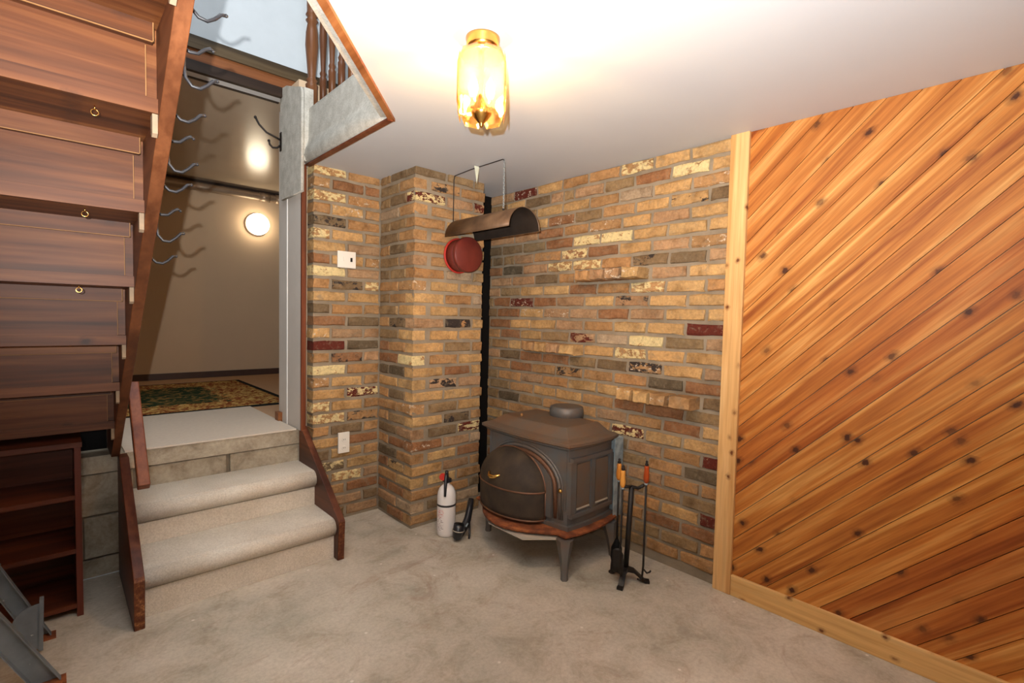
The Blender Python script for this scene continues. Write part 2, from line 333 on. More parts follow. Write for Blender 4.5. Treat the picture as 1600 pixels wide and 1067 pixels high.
# ---- bricks
def brick_proto(L, d=0.088, h=0.0545, seed=0):
    rn = random.Random(seed); n = 4; c = 0.006
    top, bot = [], []
    J = lambda a: rn.uniform(-a, a)
    m = MB(); rows = []
    for zz, yy in ((-h/2, 0.0), (-h/2, -d+c), (-h/2+c, -d), (h/2-c, -d), (h/2, -d+c), (h/2, 0.0)):
        row = []
        for i in range(n):
            x = -L/2 + L*i/(n-1); e = (i in (0, n-1)); front = yy < -d+c+1e-6
            row.append((x + (J(0.0035) if e else J(0.01)) + (0.004 if (i == 0 and abs(yy+d) < 1e-6) else -0.004 if (i == n-1 and abs(yy+d) < 1e-6) else 0),
                        yy + (J(0.003) if front else 0), zz + (J(0.0034) if front else 0)))
        rows.append(row)
    m.grid(rows, smooth=False)
    k = len(rows)
    m.f.append(tuple(j*n for j in range(k))); m.sm.append(False)
    m.f.append(tuple(j*n+n-1 for j in range(k-1, -1, -1))); m.sm.append(False)
    m.f.append(tuple(list(range(n)) + list(range((k-1)*n+n-1, (k-1)*n-1, -1)))[::-1]); m.sm.append(False)
    return m
BP = {}
def brick_mesh(L, mk):
    cls = min((0.09, 0.115, 0.15, 0.2), key=lambda q: abs(q-L)); v = random.randrange(4); key = (cls, v, mk)
    if key not in BP: BP[key] = brick_proto(cls, seed=int(cls*1000)*10+v).mesh('brick', BM[mk])
    return BP[key], cls
def put_brick(parent, a, b, z, plane, face, code, name='brick', proud=0.0, hscale=1.0):
    # plane 'x': wall facing -x at x=face, runs along -y from a to b ; plane 'y': wall facing -y, runs along +x from a to b
    base = code[-1] if code[-1] in BRK else 'o'; mk = code[:-1] if code[-1] in BRK else {'C': 'CC', 'M': 'MM', 'K': 'KK'}.get(code, code)
    L = abs(b-a)-0.015
    me, cls = brick_mesh(L, mk)
    o = bpy.data.objects.new(name, me); COL.objects.link(o); o.parent = parent
    pr = proud + random.uniform(-0.003, 0.004); d = 0.088
    org = ORG.get(parent.name, (0,0,0))
    if plane == 'x':
        o.rotation_euler = (0, 0, -math.pi/2 + random.uniform(-0.008, 0.008)); p = (face - pr + d, (a+b)/2, z)
    else:
        o.rotation_euler = (0, 0, random.uniform(-0.008, 0.008)); p = ((a+b)/2, face - pr + d, z)
    o.location = (p[0]-org[0], p[1]-org[1], p[2]-org[2]+random.uniform(-0.0015, 0.0015))
    o.scale = (L/cls, 1, hscale)
    c = lin(BRK[base]); k = random.uniform(0.80, 1.02); w = random.uniform(0.96, 1.04)
    o.color = (min(1, c[0]*k*w), min(1, c[1]*k), min(1, c[2]*k/w), 1)
    return o
RW=[
([0.399,0.617,0.831,1.032,1.25,1.46,1.662],'p MW y o o Co y y'),
([0.333,0.507,0.734,0.841,0.928,1.146,1.346,1.56,1.763],'g y d p g p g r C y'),
([0.38,0.619,0.836,1.046,1.251,1.461,1.675],'g g y y o w y Wo'),
([0.283,0.511,0.719,0.934,1.138,1.354,1.556,1.764],'g g y Wr g o y Ky d'),
([0.412,0.633,0.849,1.043,1.271,1.458,1.671],'p p r o Wo y p y'),
([0.287,0.493,0.703,0.927,1.13,1.346,1.551,1.764],'d d g r C C y y y'),
([0.187,0.302,0.412,0.599,0.834,1.039,1.257,1.463,1.673],'g d g p o Cr r y p Wo'),
([0.297,0.498,0.724,0.925,1.141,1.343,1.563,1.765],'r k p Co Co o Kd d p'),
([0.171,0.394,0.612,0.813,0.948,1.249,1.463,1.668],'g p p d o o o p y'),
([0.279,0.479,0.689,0.907,1.116,1.337,1.55,1.764],'p g y y r o Co y o'),
([0.207,0.382,0.604,0.805,1.026,1.235,1.457,1.671],'g r MW r p y Kp y y'),
([0.25,0.48,0.696,0.912,1.125,1.337,1.552,1.771],'d r Wy Wp p r p y y'),
([0.174,0.39,0.585,0.804,1.021,1.236,1.448,1.665],'g r y y p o y y M'),
([0.286,0.489,0.686,0.914,1.116,1.334,1.552,1.769],'o r y g Mp w C g p'),
([0.195,0.372,0.496,0.695,0.858,1.026,1.246,1.453,1.669],'g o y o o o y Co y y'),
([0.154,0.288,0.489,0.695,0.922,1.125,1.336,1.551,1.767],'g p d r r g d KW y p'),
([0.199,0.396,0.605,0.814,1.029,1.245,1.463,1.671],'g o r o Ko o o k r'),
([0.274,0.503,0.7,0.917,1.134,1.282,1.492,1.67,1.766],'g o p o y y y y y d'),
([0.184,0.394,0.621,0.817,1.028,1.254,1.452,1.678],'g g o y y o r r g'),
([0.281,0.489,0.708,0.933,1.137,1.346,1.559,1.768],'g k g o o p o r y'),
([0.177,0.386,0.623,0.842,1.039,1.238,1.459,1.673],'g o o o o o MC y y'),
([0.119,0.325,0.531,0.737,0.943,1.149,1.355,1.565,1.774],'r y d g o p d p o M'),
([0.1,0.24,0.446,0.652,0.858,1.064,1.27,1.48,1.681],'g g o p r y d g o k'),
([0.125,0.331,0.537,0.743,0.949,1.155,1.361,1.573,1.775],'g r y d g o p p o o'),
([0.1,0.246,0.452,0.658,0.864,1.07,1.276,1.469,1.678],'g g o p r y d g o g'),
([0.169,0.375,0.581,0.787,0.993,1.199,1.405,1.564,1.775],'g r y d g o p o y M'),
([0.1,0.253,0.459,0.665,0.871,1.077,1.283,1.468,1.68],'g g o p r y d o r r'),
([0.17,0.376,0.582,0.788,0.994,1.2,1.406,1.569,1.782],'g r y d g o p g g o'),
([0.1,0.259,0.465,0.671,0.877,1.083,1.289,1.486,1.679],'g g o p r y d g o o'),
]

wr = structure(MB().box(0.009, 0.12, YR, 0.1, 0, H+0.3).build('wall_right', M_MORTAR), 'right wall, reclaimed brick by the stove and diagonal cedar planks')
SHELF = {9: (1.02, 1.456), 15: (0.60, 1.02), 18: (1.34, 1.762)}
for k, (js, cs) in enumerate(RW):
    z = 2.0695 - 0.0711*k; cs = cs.split(); e = [0.10] + js + [1.868]
    for i, c in enumerate(cs):
        a, b = e[i], e[i+1]
        if b-a < 0.045: continue
        if (k+1) in SHELF:
            s0, s1 = SHELF[k+1]
            if a < s1-0.02 and b > s0+0.02:
                if a < s0-0.05 and b <= s1: b = s0
                elif b > s1+0.05 and a >= s0: a = s1
                else: continue
                if b-a < 0.05: continue
        put_brick(wr, -a, -b, z, 'x', 0.0, c)
# back wall with the doorway jamb on its left
wb = structure(MB().box(-1.183, 0.1, 0.009, 0.1, 0, H+0.3).build('wall_back', M_MORTAR), 'narrow reclaimed brick wall between doorway and chimney')
BW = ['Co o','Wo r r','Co Wo','o Wy o','Kd o','Co y o','y p','r y Wo','C p','o Kd Co','y y','d o o','r d','Wy p p','M k','o Kr p','C o','Wo y o','y MC',
      'Co y o','Co Ko','o d o','y r','d y o','Cd y','o Co p','o r','p p d','g p']
for k, cs in enumerate(BW):
    z = 2.0845 - 0.0728*k; cs = cs.split()
    e = [-1.196, -0.986, -0.765] if k % 2 == 0 else [-1.196, -1.083, -0.875, -0.765]
    for i, c in enumerate(cs): put_brick(wb, e[i], e[i+1], z, 'y', 0.0, c)
# chimney
ch = thing('chimney', (-0.512, -0.2, 0), 'square reclaimed-brick chimney stack in the corner, with a capped flue hole', 'chimney')
MB().box(-0.764, -0.262, -0.397, 0.0, 0, H).build('mortar_core', M_MORTAR, ch)
CF = ['d g g','o Ko o','MC p Mp','o o y','o y y','o o o','o g g','p o o','o w g','Wo y y','y o w','y y g','p K y','y y y','y g o','C o y','y r y','y Kp p','y y o','Wo g y',
      'y Kd o','p d MC','Wr p w','o y r','y p o','y y o','o o d','w d w','o o g']
CL = ['g d','g','g d','w','g g','d','o d','g','d g','o','g o','g','o Kd','g','r o','r','k k','y','o d','o','o g','d','o r','k','r Ky','o','r r','p','d r']
for k, (cf, cl) in enumerate(zip(CF, CL)):
    z = 2.0845 - 0.0728*k; cf = cf.split(); cl = cl.split(); rr = -0.252 + random.uniform(-0.008, 0.006)
    if k % 2 == 0:
        for c, a, b in zip(cf, (-0.776, -0.551, -0.343), (-0.551, -0.343, rr)): put_brick(ch, a, b, z, 'y', -0.405, c)
        for c, a, b in zip(cl, (0.0, -0.127), (-0.127, -0.318)): put_brick(ch, a, b, z, 'x', -0.772, c)
    else:
        for c, a, b in zip(cf[1:], (-0.662, -0.445), (-0.445, rr)): put_brick(ch, a, b, z, 'y', -0.405, c)
        put_brick(ch, -0.231, -0.409, z, 'x', -0.772, cf[0])
        put_brick(ch, 0.0, -0.231, z, 'x', -0.772, cl[0])
    if k % 2: put_brick(ch, -0.776, -0.662, z-0.0001, 'y', -0.397, cf[0]) if False else None
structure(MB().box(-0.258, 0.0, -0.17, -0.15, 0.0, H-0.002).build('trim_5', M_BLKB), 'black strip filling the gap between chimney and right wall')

# brick ledges standing out of the right wall
def ledge(y0, y1, k, pro, codes, widths, label):
    z = 2.0695 - 0.0711*(k-1); L = y1-y0
    t = thing('brick_shelf', (-0.03, -(y0+y1)/2, z-0.03), label, 'shelf', 'brick ledges on the brick wall')
    y = y0
    for c, w in zip(codes.split(), widths):
        o = put_brick(t, -y, -(y+w), z, 'x', 0.0, c, proud=pro, hscale=1.08); y += w
        o.scale.y = 1.0 + (pro-0.03)/0.088
        o.location.x += (pro-0.03)
ledge(1.025, 1.456, 9, 0.10, 'o p Wp Wy', (0.105, 0.105, 0.105, 0.116), 'highest of the three short brick ledges, right of the hanging hood')
ledge(0.60, 1.03, 15, 0.085, 'o y p y', (0.10, 0.095, 0.105, 0.13), 'middle of the three brick ledges, directly above the iron stove')
ledge(1.335, 1.762, 18, 0.10, 'Wy y Wo o', (0.10, 0.10, 0.10, 0.127), 'lowest of the three short brick ledges, right of the stove top')

# ---- cedar planks
def clip(poly, fn):
    out = []
    for i in range(len(poly)):
        p, q = poly[i], poly[(i+1) % len(poly)]; a, b = fn(p), fn(q)
        if a >= 0: out.append(p)
        if (a >= 0) != (b >= 0):
            s = a/(a-b); out.append((p[0]+(q[0]-p[0])*s, p[1]+(q[1]-p[1])*s))
    return out
S2 = math.sqrt(0.5)
ROT = Matrix(((0, 0, -1), (-S2, S2, 0), (S2, S2, 0))).to_4x4()
ptone = {0:(.95,.86,.78),1:(.92,.82,.72),2:(1.0,.94,.88),3:(1.06,1.02,.98),4:(1.04,1.0,.94),5:(1.0,.95,.86),6:(1.02,.97,.85),7:(1.0,.93,.78),8:(1.04,1.0,.9),9:(1.06,1.03,.95),
         10:(1.0,.9,.76),11:(.96,.82,.64),12:(.92,.74,.6),13:(.86,.66,.5),14:(1.0,.92,.76),15:(1.02,.95,.78),16:(1.0,.9,.7),17:(1.0,.9,.7),18:(1.03,.96,.78),19:(1.0,.92,.72),
         20:(.98,.84,.62),21:(.80,.60,.44),22:(.78,.58,.42),23:(.82,.62,.46),24:(.84,.66,.48),25:(1.04,.98,.8),26:(1.02,.95,.76),27:(.95,.8,.6)}
for k in range(-3, 42):
    o1 = -0.018 - 0.0735*k; o0 = o1 - 0.0735; g = 0.0013
    u0, u1 = -1.0, 6.0
    # (u, v): y = (-u+v)*S2, z = (u+v)*S2
    poly = [(u0, o0+g), (u1, o0+g), (u1, o1-g), (u0, o1-g)]
    Y = lambda p: (-p[0]+p[1])*S2
    Z = lambda p: (p[0]+p[1])*S2
    for fn in (lambda p: -1.94-Y(p), lambda p: Y(p)-(YR+0.002), lambda p: Z(p)-0.085, lambda p: H-0.001-Z(p)): poly = clip(poly, fn) if poly else poly
    if len(poly) < 3: continue
    um = sum(p[0] for p in poly)/len(poly); vm = sum(p[1] for p in poly)/len(poly)
    if (max(p[0] for p in poly)-min(p[0] for p in poly)) < 0.02: continue
    dz = random.uniform(0, 0.0012)
    me = MB().prism([(p[0]-um, p[1]-vm) for p in poly], 'z', 0.0, 0.012+dz).mesh('plank', M_CEDAR)
    o = bpy.data.objects.new('plank', me); COL.objects.link(o); o.parent = wr
    o.matrix_local = Matrix.Translation((0.007, (-um+vm)*S2, (um+vm)*S2)) @ ROT
    tn = ptone.get(k, (1.0-0.1*random.random(), .9-0.15*random.random(), .75-.15*random.random())); o.color = (*tn, 1)
structure(MB().box(-0.022, 0.012, -1.948, -1.865, 0.0, H).build('trim_1', M_PINE, bevel=0.002), 'vertical pine board between brick and cedar')
structure(MB().box(-0.020, 0.012, YR+0.001, -1.9485, 0.0, 0.095).build('baseboard_right', M_PINEY, bevel=0.002), 'pine baseboard under the diagonal cedar planks')

# ---- doorway, landing and the room beyond
structure(MB().box(-1.25, -1.226, 0.022, 0.385, ZL, 2.48).build('wall_jamb', M_JAMB), 'grey white drywall jamb of the doorway')
structure(MB().box(-1.254, -1.25, 0.232, 0.242, ZL, 2.1).build('trim_6', M_WHITE))
structure(MB().box(-1.25, -1.226, 0.004, 0.0215, ZL+0.001, H-0.01).build('trim_2', M_RED), 'thin reddish brown wooden strip between jamb and brick')
structure(MB().box(-1.275, -1.2505, 0.325, 0.385, ZL, ZL+0.06).build('trim_7', M_TRIMW))
ld = structure(MB().box(XL, -1.2, 0.09, 0.45, 0, ZL-0.082).build('landing', M_MORTAR), 'raised concrete block landing above the carpeted steps')
MB().box(XL, -1.2, 0.055, 0.45, ZL-0.08, ZL).build('cap_slab', M_BLOCK, ld)
for r, (z0, z1) in enumerate(((0.003, 0.088), (0.096, 0.288), (0.296, 0.488))):
    x = -3.6 + (0.2 if r == 1 else 0.0)
    while x < -1.25:
        x1 = min(x+0.39, -1.21)
        MB().box(x, x1-0.008, 0.07+random.uniform(0,0.004), 0.11, z0, z1).build('block', M_BLOCK, ld, bevel=0.004); x += 0.40
structure(MB().box(-3.5, 1.4, 0.45, 3.0, ZL-0.05, ZL).build('floor_far', M_FARFL))
structure(MB().box(-3.5, 1.4, 2.95, 3.05, ZL, 2.6).build('wall_far', M_BEIGE), 'plain beige wall of the far room')
structure(MB().box(1.4, 1.5, 0.1, 3.0, ZL, 2.6).build('wall_far_right', M_BEIGE))
structure(MB().box(-3.6, -3.5, 0.1, 3.0, ZL, 2.6).build('wall_far_left', M_BEIGE))
structure(MB().box(-1.226, 1.4, 0.12, 0.385, ZL, 2.6).build('wall_far_front', M_BEIGE))
structure(MB().box(-3.5, 1.4, 0.405, 2.95, 2.55, 2.58).build('ceiling_far', M_FARCEIL), 'glossy tan ceiling of the far room')
structure(MB().box(-3.5, 1.4, 2.932, 2.95, ZL, ZL+0.062).build('baseboard_far', M_BASED), 'dark baseboard along the far wall')
structure(MB().box(-3.5, -1.19, 0.27, 0.30, 2.53, 2.585).build('trim_8', M_BLACKX), 'dark lower board of the header over the landing')
structure(MB().box(-3.5, -1.19, 0.275, 0.30, 2.585, 2.645).build('trim_9', M_TRIMX), 'orange brown board across the top of the landing doorway')
structure(MB().box(-3.5, -0.2, 0.262, 0.30, 2.645, 2.712).build('trim_10', M_DARKX), 'dark olive brown board at the foot of the upper wall')
structure(MB().box(-3.5, -1.25, 0.385, 0.405, 2.535, 2.58).build('trim_11', M_BLACKX))
structure(MB().box(-3.5, -1.19, 0.30, 0.385, 2.54, 2.58).build('trim_13', M_WHITE), 'narrow white strip under the header')
structure(MB().box(-3.6, 0.9, 0.30, 0.40, 2.6, 4.8).build('wall_upper', M_PALEBLUE), 'white upper hall wall seen up the stairwell')
structure(MB().box(-3.6, 0.9, YR, 0.4, 4.8, 4.9).build('ceiling_upper', M_WHITE))
structure(MB().box(-3.6, 0.0, YR-0.1, YR, ZU, 4.8).build('wall_upper_rear', M_WHITE))
structure(MB().box(0.0, 0.1, YR, 0.3, ZU, 4.8).build('wall_upper_right', M_WHITE))
structure(MB().box(-3.7, -3.6, YR, 0.3, ZU, 4.8).build('wall_upper_left', M_WHITE))

# ---- carpeted rim of the stairwell
def rim_profile():
    return [(-1.206, H+0.004), (-1.212, H-0.004), (-1.226, H-0.008), (-1.242, H+0.004), (-1.25, H+0.03), (-1.246, H+0.065), (-1.234, H+0.09), (-1.227, H+0.12), (-1.225, ZU-0.01), (-1.222, ZU+0.004), (-1.206, ZU+0.004)]
rimo = MB().prism(rim_profile(), 'y', -0.93, 0.0, smooth=True).build('wall_stairwell', M_PLUSH)
rimo.modifiers.new('wn', 'WEIGHTED_NORMAL')
structure(rimo, 'plush grey carpet covering the side of the stairwell opening')
dv = Vector((-2.06+1.223, -1.845+0.92, 0)); dl = dv.length; dv.normalize(); nv = Vector((-dv.y, dv.x, 0))   # nv points to the room side
if nv.dot(Vector((1, -1, 0))) < 0: nv = -nv
def diag(w0, w1, z0, z1, e=0.0, e2=0.0):
    p = Vector((-1.223, -0.92, 0)); a = p - dv*e; b = p + dv*(dl+e2)
    return MB().prism([tuple((q + nv*w)[:2]) for q, w in ((a, w0), (b, w0), (b, w1), (a, w1))], 'z', z0, z1)
structure(diag(0.0, 0.026, H-0.012, H, 0.02).build('trim_4', M_TRIMW), 'orange wooden edge strip along the slanted side of the stairwell')
structure(diag(-0.03, -0.001, H-0.006, ZU, -0.01).build('wall_stairwell_near', M_PLUSH))
structure(MB().box(-1.232, -1.205, -0.93, 0.0, H-0.018, H-0.009).build('trim_3', M_RED), 'thin reddish wooden edge under the carpeted stairwell side')
post = MB()
pr = [(-0.03, 1.93), (0.30, 1.93), (0.31, 1.97), (0.31, 2.545), (0.28, 2.585), (0.20, 2.575), (0.06, 2.525), (-0.02, 2.50), (-0.035, 2.47)]
post.prism(pr, 'x', -1.268, -1.2505, smooth=True); post.box(-1.2505, -1.2, -0.03, 0.1, 2.1, 2.5)
structure(post.build('wall_jamb_carpet', M_PLUSH), 'plush grey carpet wrapped round the top of the doorway jamb')

# ================================================================== STAIRS
XI, XO = -2.104, -2.073; XLS = -2.98
st = thing('staircase', (-2.5, 0.0, ZL), 'dark stained wooden staircase rising from the landing, seen from underneath', 'staircase')
yk = lambda k: -0.195 - 0.252*k
zk = lambda k: 0.743 + 0.193*k
zu = lambda y: 0.573 - 0.766*y
YT = -1.835
def stringer(x0, x1):
    return MB().prism([(-0.0, ZL), (0.34, ZL), (0.34, zu(0.0)+0.06), (YT, zu(YT)+0.27), (YT, zu(YT))], 'x', x0, x1)
stringer(XI, XO).build('stringer', M_STRING, st, 'orange brown outer stringer board with coat hooks', bevel=0.002)
stringer(XLS-0.03, XLS).build('stringer', M_STRING, st)
TH = 0.033
for k in range(0, 7):
    if k >= 0:
        MB().box(XLS, XI+0.004, yk(k), yk(k)+0.282, zk(k), zk(k)+TH).build('tread', M_STAIR, st)
    z0 = zk(k)+TH if k >= 0 else ZL; z1 = zk(k+1)
    rs = MB().box(XLS, XI-0.022, yk(k)+0.0005, yk(k)+0.02, z0+0.0002, z1-0.0002).build('riser', M_STAIR, st)
    MB().box(XI-0.0215, XI-0.0005, yk(k)+0.012, yk(k)+0.02, z0+0.001, z1-0.001).build('batten', M_STAIR, rs)
    MB().box(XI-0.0235, XI-0.0218, yk(k)-0.0004, yk(k)+0.012, z0+0.001, z1-0.045).build('worn_edge', M_EDGE, rs)  # pale riser end: worn wood with its lit edge painted in
    if k >= 0:
        cl = MB().box(XLS, XI-0.010, yk(k)-0.021, yk(k), z1-0.042, z1-0.0004).build('cleat', M_STAIR, st)
        MB().box(XLS, XI-0.010, yk(k)-0.0222, yk(k)-0.019, z1-0.0435, z1-0.0415).build('worn_edge', M_EDGE, cl)  # pale strips: worn cleat edges plus painted light on the chamfers
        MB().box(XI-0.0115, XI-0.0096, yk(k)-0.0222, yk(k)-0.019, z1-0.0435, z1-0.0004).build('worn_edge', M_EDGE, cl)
        w = MB().prism([(yk(k)+0.004, zk(k)-0.001), (yk(k)+0.030, zk(k)-0.001), (yk(k)+0.028, zk(k)-0.045), (yk(k)+0.016, zk(k)-0.052), (yk(k)+0.005, zk(k)-0.045)], 'x', XI-0.011, XI-0.0003)
        w.build('wedge', M_WEDGE, st, 'pale wooden wedge')

MB().box(XLS, XI-0.002, 0.20, 0.22, ZL, zk(0)).build('riser', M_BLKB, st, 'added black board standing for the dark open space under the stairs')  # black board added to stand for the shade below the first tread
# carpeted steps
cs = thing('carpeted_steps', (-1.64, -0.2, 0), 'two beige carpeted steps with dark wooden side boards leading up to the landing', 'steps')
XR0, XR1, XS0, XS1 = -1.247, -1.212, -2.078, -2.042
MB().prism([(-0.49, 0.0), (-0.503, 0.20), (-0.492, 0.212), (0.025, 0.598), (0.05, 0.598), (0.05, 0.0)], 'x', XR0, XR1).build('side_board', M_REDY, cs, bevel=0.003)
MB().prism([(-0.53, 0.0), (-0.54, 0.195), (-0.53, 0.21), (-0.035, 0.575), (0.045, 0.575), (0.045, 0.0)], 'x', XS0, XS1).build('side_board', M_REDY, cs, bevel=0.003)
for x0, x1, pts in ((XR0, XR1, ((-0.4905, 0.0), (-0.5035, 0.20), (-0.4925, 0.2125))), (XS0, XS1, ((-0.5305, 0.0), (-0.5405, 0.195), (-0.5305, 0.2105)))):
    m = MB()
    m.add([(x, p[0]-0.0012, p[1]+0.001) for p in pts for x in (x0+0.002, x1-0.002)], [(0, 1, 3, 2), (2, 3, 5, 4)]); o = m.build('worn_edge', M_SCUFF, cs, 'scuffed front edge'); o.modifiers.new('thick', 'SOLIDIFY').thickness = 0.001
def nosed(yr, zt, yb):
    pts = [(yr, zt-0.088)]
    c = (yr+0.012, zt-0.044)
    for i in range(9):
        a = -math.pi/2 - math.pi*i/8; pts.append((c[0]+0.044*math.cos(a), c[1]+0.044*math.sin(a)))
    return pts + [(yb, zt), (yb, zt-0.088)]
for yr, zb, zt, yb in ((-0.447, 0.0, 0.205, -0.188), (-0.19, 0.205, 0.392, 0.068)):
    MB().prism(nosed(yr, zt, yb), 'x', XS1+0.001, XR0-0.001, smooth=True).build('carpet_tread', M_CARPET, cs).modifiers.new('wn', 'WEIGHTED_NORMAL')
    MB().box(XS1+0.001, XR0-0.001, yr, yb if zb == 0 else yb, zb+0.0005, zt-0.0885).build('carpet_riser', M_CARPET, cs)
# landing mat, rug
m = MB(); m.prism([(-2.05, 0.05), (-1.262, 0.05), (-1.262, 0.33), (-1.225-0.04, 0.50), (-1.265, 0.97), (-1.9, 0.95), (-2.058, 0.95)], 'z', ZL+0.0002, ZL+0.008)
single(m, 'landing_mat', M_MAT, (-1.65, 0.5, ZL), 'off-white carpet offcut lying on the raised landing', 'mat')
t = NT('oriental_rug', 0.95, 0.05); tc = t.node('ShaderNodeTexCoord'); sp = t.node('ShaderNodeSeparateXYZ'); t.link(tc.outputs['Object'], sp.inputs[0])
def absdiv(sock, d):
    a = t.node('ShaderNodeMath', operation='ABSOLUTE'); t.link(sock, a.inputs[0]); b = t.node('ShaderNodeMath', operation='DIVIDE'); t.link(a.outputs[0], b.inputs[0]); b.inputs[1].default_value = d; return b.outputs[0]
mxn = t.node('ShaderNodeMath', operation='MAXIMUM'); 
ax = absdiv(sp.outputs['X'], 0.95); ay = absdiv(sp.outputs['Y'], 0.78); t.link(ax, mxn.inputs[0]); t.link(ay, mxn.inputs[1])
vv = t.coords((1,1,1), False); nz = t.noise(vv, 8, 3, 0.6, 1.5); 
ad = t.node('ShaderNodeMath', operation='MULTIPLY_ADD'); t.link(nz, ad.inputs[0]); ad.inputs[1].default_value = 0.5; t.link(mxn.outputs[0], ad.inputs[2])
field = t.ramp(t.noise(vv, 11, 3, 0.5, 2.0), [(0.40, lin((38,58,40))), (0.52, lin((52,66,44))), (0.60, lin((150,120,70))), (0.72, lin((100,60,36)))])
bord = t.ramp(t.noise(vv, 16, 3, 0.5, 2.2), [(0.36, lin((128,66,40))), (0.5, lin((196,160,92))), (0.64, lin((218,190,128))), (0.76, lin((84,80,44)))], 'CONSTANT')
c = t.cmix(t.ramp(ad.outputs[0], [(0.84, G0), (0.86, G1)]), field, bord)
c = t.cmix(t.ramp(mxn.outputs[0], [(0.955, G0), (0.96, G1)]), c, lin((34,36,34)))
t.color(c)
single(MB().box(-2.85, -0.95, 0.955, 2.515, ZL+0.0002, ZL+0.01), 'patterned_rug', t.m, (-1.9, 1.735, ZL), 'oriental rug with dark green field and gold border in the far room', 'rug')

# handrail bar beside the steps
p0, p1 = Vector((-2.036, -0.155, 0.925)), Vector((-2.034, -0.468, 0.545)); d = (p1-p0).normalized(); sd = Vector((1, 0, 0)); up = sd.cross(d)
m = MB(); n = len(m.v); q = 0.0205
vs = []
for p in (p0, p1):
    for a, b in ((-1, -1), (1, -1), (1, 1), (-1, 1)): vs.append(p + sd*q*a + up*q*b)
m.add(vs, [(0,3,2,1), (4,5,6,7), (0,1,5,4), (1,2,6,5), (2,3,7,6), (3,0,4,7)])
m.box(-2.073, -2.05, -0.20, -0.165, 0.87, 0.91)
single(m, 'handrail', M_RED, tuple(p1), 'short reddish brown handrail bar slanting down beside the carpeted steps', 'handrail', bevel=0.004)

# balusters upstairs
rail = thing('stair_railing', (-1.17, -0.3, ZU), 'turned brown wooden balusters standing on the upper floor beside the stairwell', 'railing')
def baluster(y, r, x=-1.17, sq=0.5):
    pr = [(r*0.9, 0.0), (r*0.95, 0.14), (r*1.0, 0.16), (r*0.7, 0.17), (r*0.95, 0.185), (r*0.62, 0.20), (r*0.85, 0.30), (r*1.05, 0.38), (r*0.95, 0.45), (r*0.7, 0.50), (r*1.0, 0.515), (r*0.65, 0.53), (r*1.0, 0.545), (r*0.8, 0.56), (r*0.85, 0.80), (r*0.85, 0.9)]
    return MB().lathe(pr, (x, y, ZU+0.001), 14)
baluster(0.035, 0.034, -1.185).build('newel_post', M_BALU, rail)
for y in (-0.09, -0.21, -0.33, -0.45, -0.57): baluster(y, 0.02).build('baluster', M_BALU, rail)
MB().box(-1.20, -1.14, -0.85, 0.06, ZU+0.9, ZU+0.94).build('rail', M_BALU, rail)

# coat hooks
def hook_mesh(kind):
    m = MB(); r = 0.0038
    if kind == 'double':
        low = [(0.003, 0.0), (0.003, -0.03), (0.006, -0.052), (0.018, -0.067), (0.034, -0.068), (0.048, -0.056), (0.060, -0.042), (0.068, -0.040)]
        top = [(0.001, 0.012), (0.014, 0.006), (0.030, 0.008), (0.044, 0.022), (0.054, 0.028), (0.060, 0.024)]
        m.tube([(x, 0, z) for x, z in low], r, 8); m.tube([(x, 0, z) for x, z in top], r, 8)
        for x, z in (low[-1], top[-1]): m.lathe([(0.0005, -0.0045), (0.0038, -0.002), (0.0042, 0.001), (0.0005, 0.0045)], (x, 0, z), 8)
        m.box(0.0, 0.003, -0.006, 0.006, -0.03, 0.018)
    else:
        p = [(0.001, 0.012), (0.006, -0.004), (0.018, -0.016), (0.034, -0.018), (0.048, -0.008), (0.060, 0.006), (0.070, 0.008)]
        m.tube([(x, 0, z) for x, z in p], r, 8); m.lathe([(0.0005, -0.0045), (0.0038, -0.002), (0.0042, 0.001), (0.0005, 0.0045)], (p[-1][0], 0, p[-1][1]), 8)
        m.box(0.0, 0.003, -0.006, 0.006, -0.004, 0.018)
    return m.mesh('coat_hook', M_HOOK)
HM = {k: hook_mesh(k) for k in ('double', 'single')}
HK = [('single', -1.632, 1.889, 'single-arm metal hook at the very top of the staircase side, against the white upper wall'),
      ('double', -1.560, 1.820, 'topmost two-arm metal coat hook on the staircase side'),
      ('single', -1.423, 1.733, 'second single-arm metal hook down the staircase side, below the topmost two-arm hook'),
      ('double', -1.339, 1.678, 'middle two-arm metal coat hook on the staircase side, just above the pipe'),
      ('single', -1.253, 1.592, 'third single-arm metal hook down the staircase side, just under the pipe'),
      ('double', -1.149, 1.518, 'lowest two-arm metal coat hook on the staircase side'),
      ('single', -1.016, 1.414, 'lowest single-arm metal hook on the staircase side')]
for k, y, z, lab in HK:
    o = bpy.data.objects.new('coat_hook', HM[k]); COL.objects.link(o); o.location = (XO, y, z); tag(o, lab, 'coat hook', 'coat hooks on the staircase side')
m = MB(); J = (-1.268, 0.295, 2.275)
m.box(J[0]-0.004, J[0], J[1]-0.014, J[1]+0.014, J[2]-0.055, J[2]+0.055)
up_ = [(0, 0.01), (-0.03, 0.02), (-0.08, 0.035), (-0.12, 0.07), (-0.14, 0.105)]; lo_ = [(0, -0.02), (-0.02, -0.04), (-0.045, -0.045), (-0.062, -0.03), (-0.066, -0.01)]
for pth in (up_, lo_):
    m.tube([(J[0]+a-0.002, J[1], J[2]+b) for a, b in pth], 0.006, 8); m.lathe([(0.001, -0.010), (0.008, -0.004), (0.008, 0.004), (0.001, 0.010)], (J[0]+pth[-1][0]-0.002, J[1], J[2]+pth[-1][1]), 10)
single(m, 'coat_hook', M_BLKM, J, 'black double coat hook on the carpeted doorway jamb', 'coat hook')
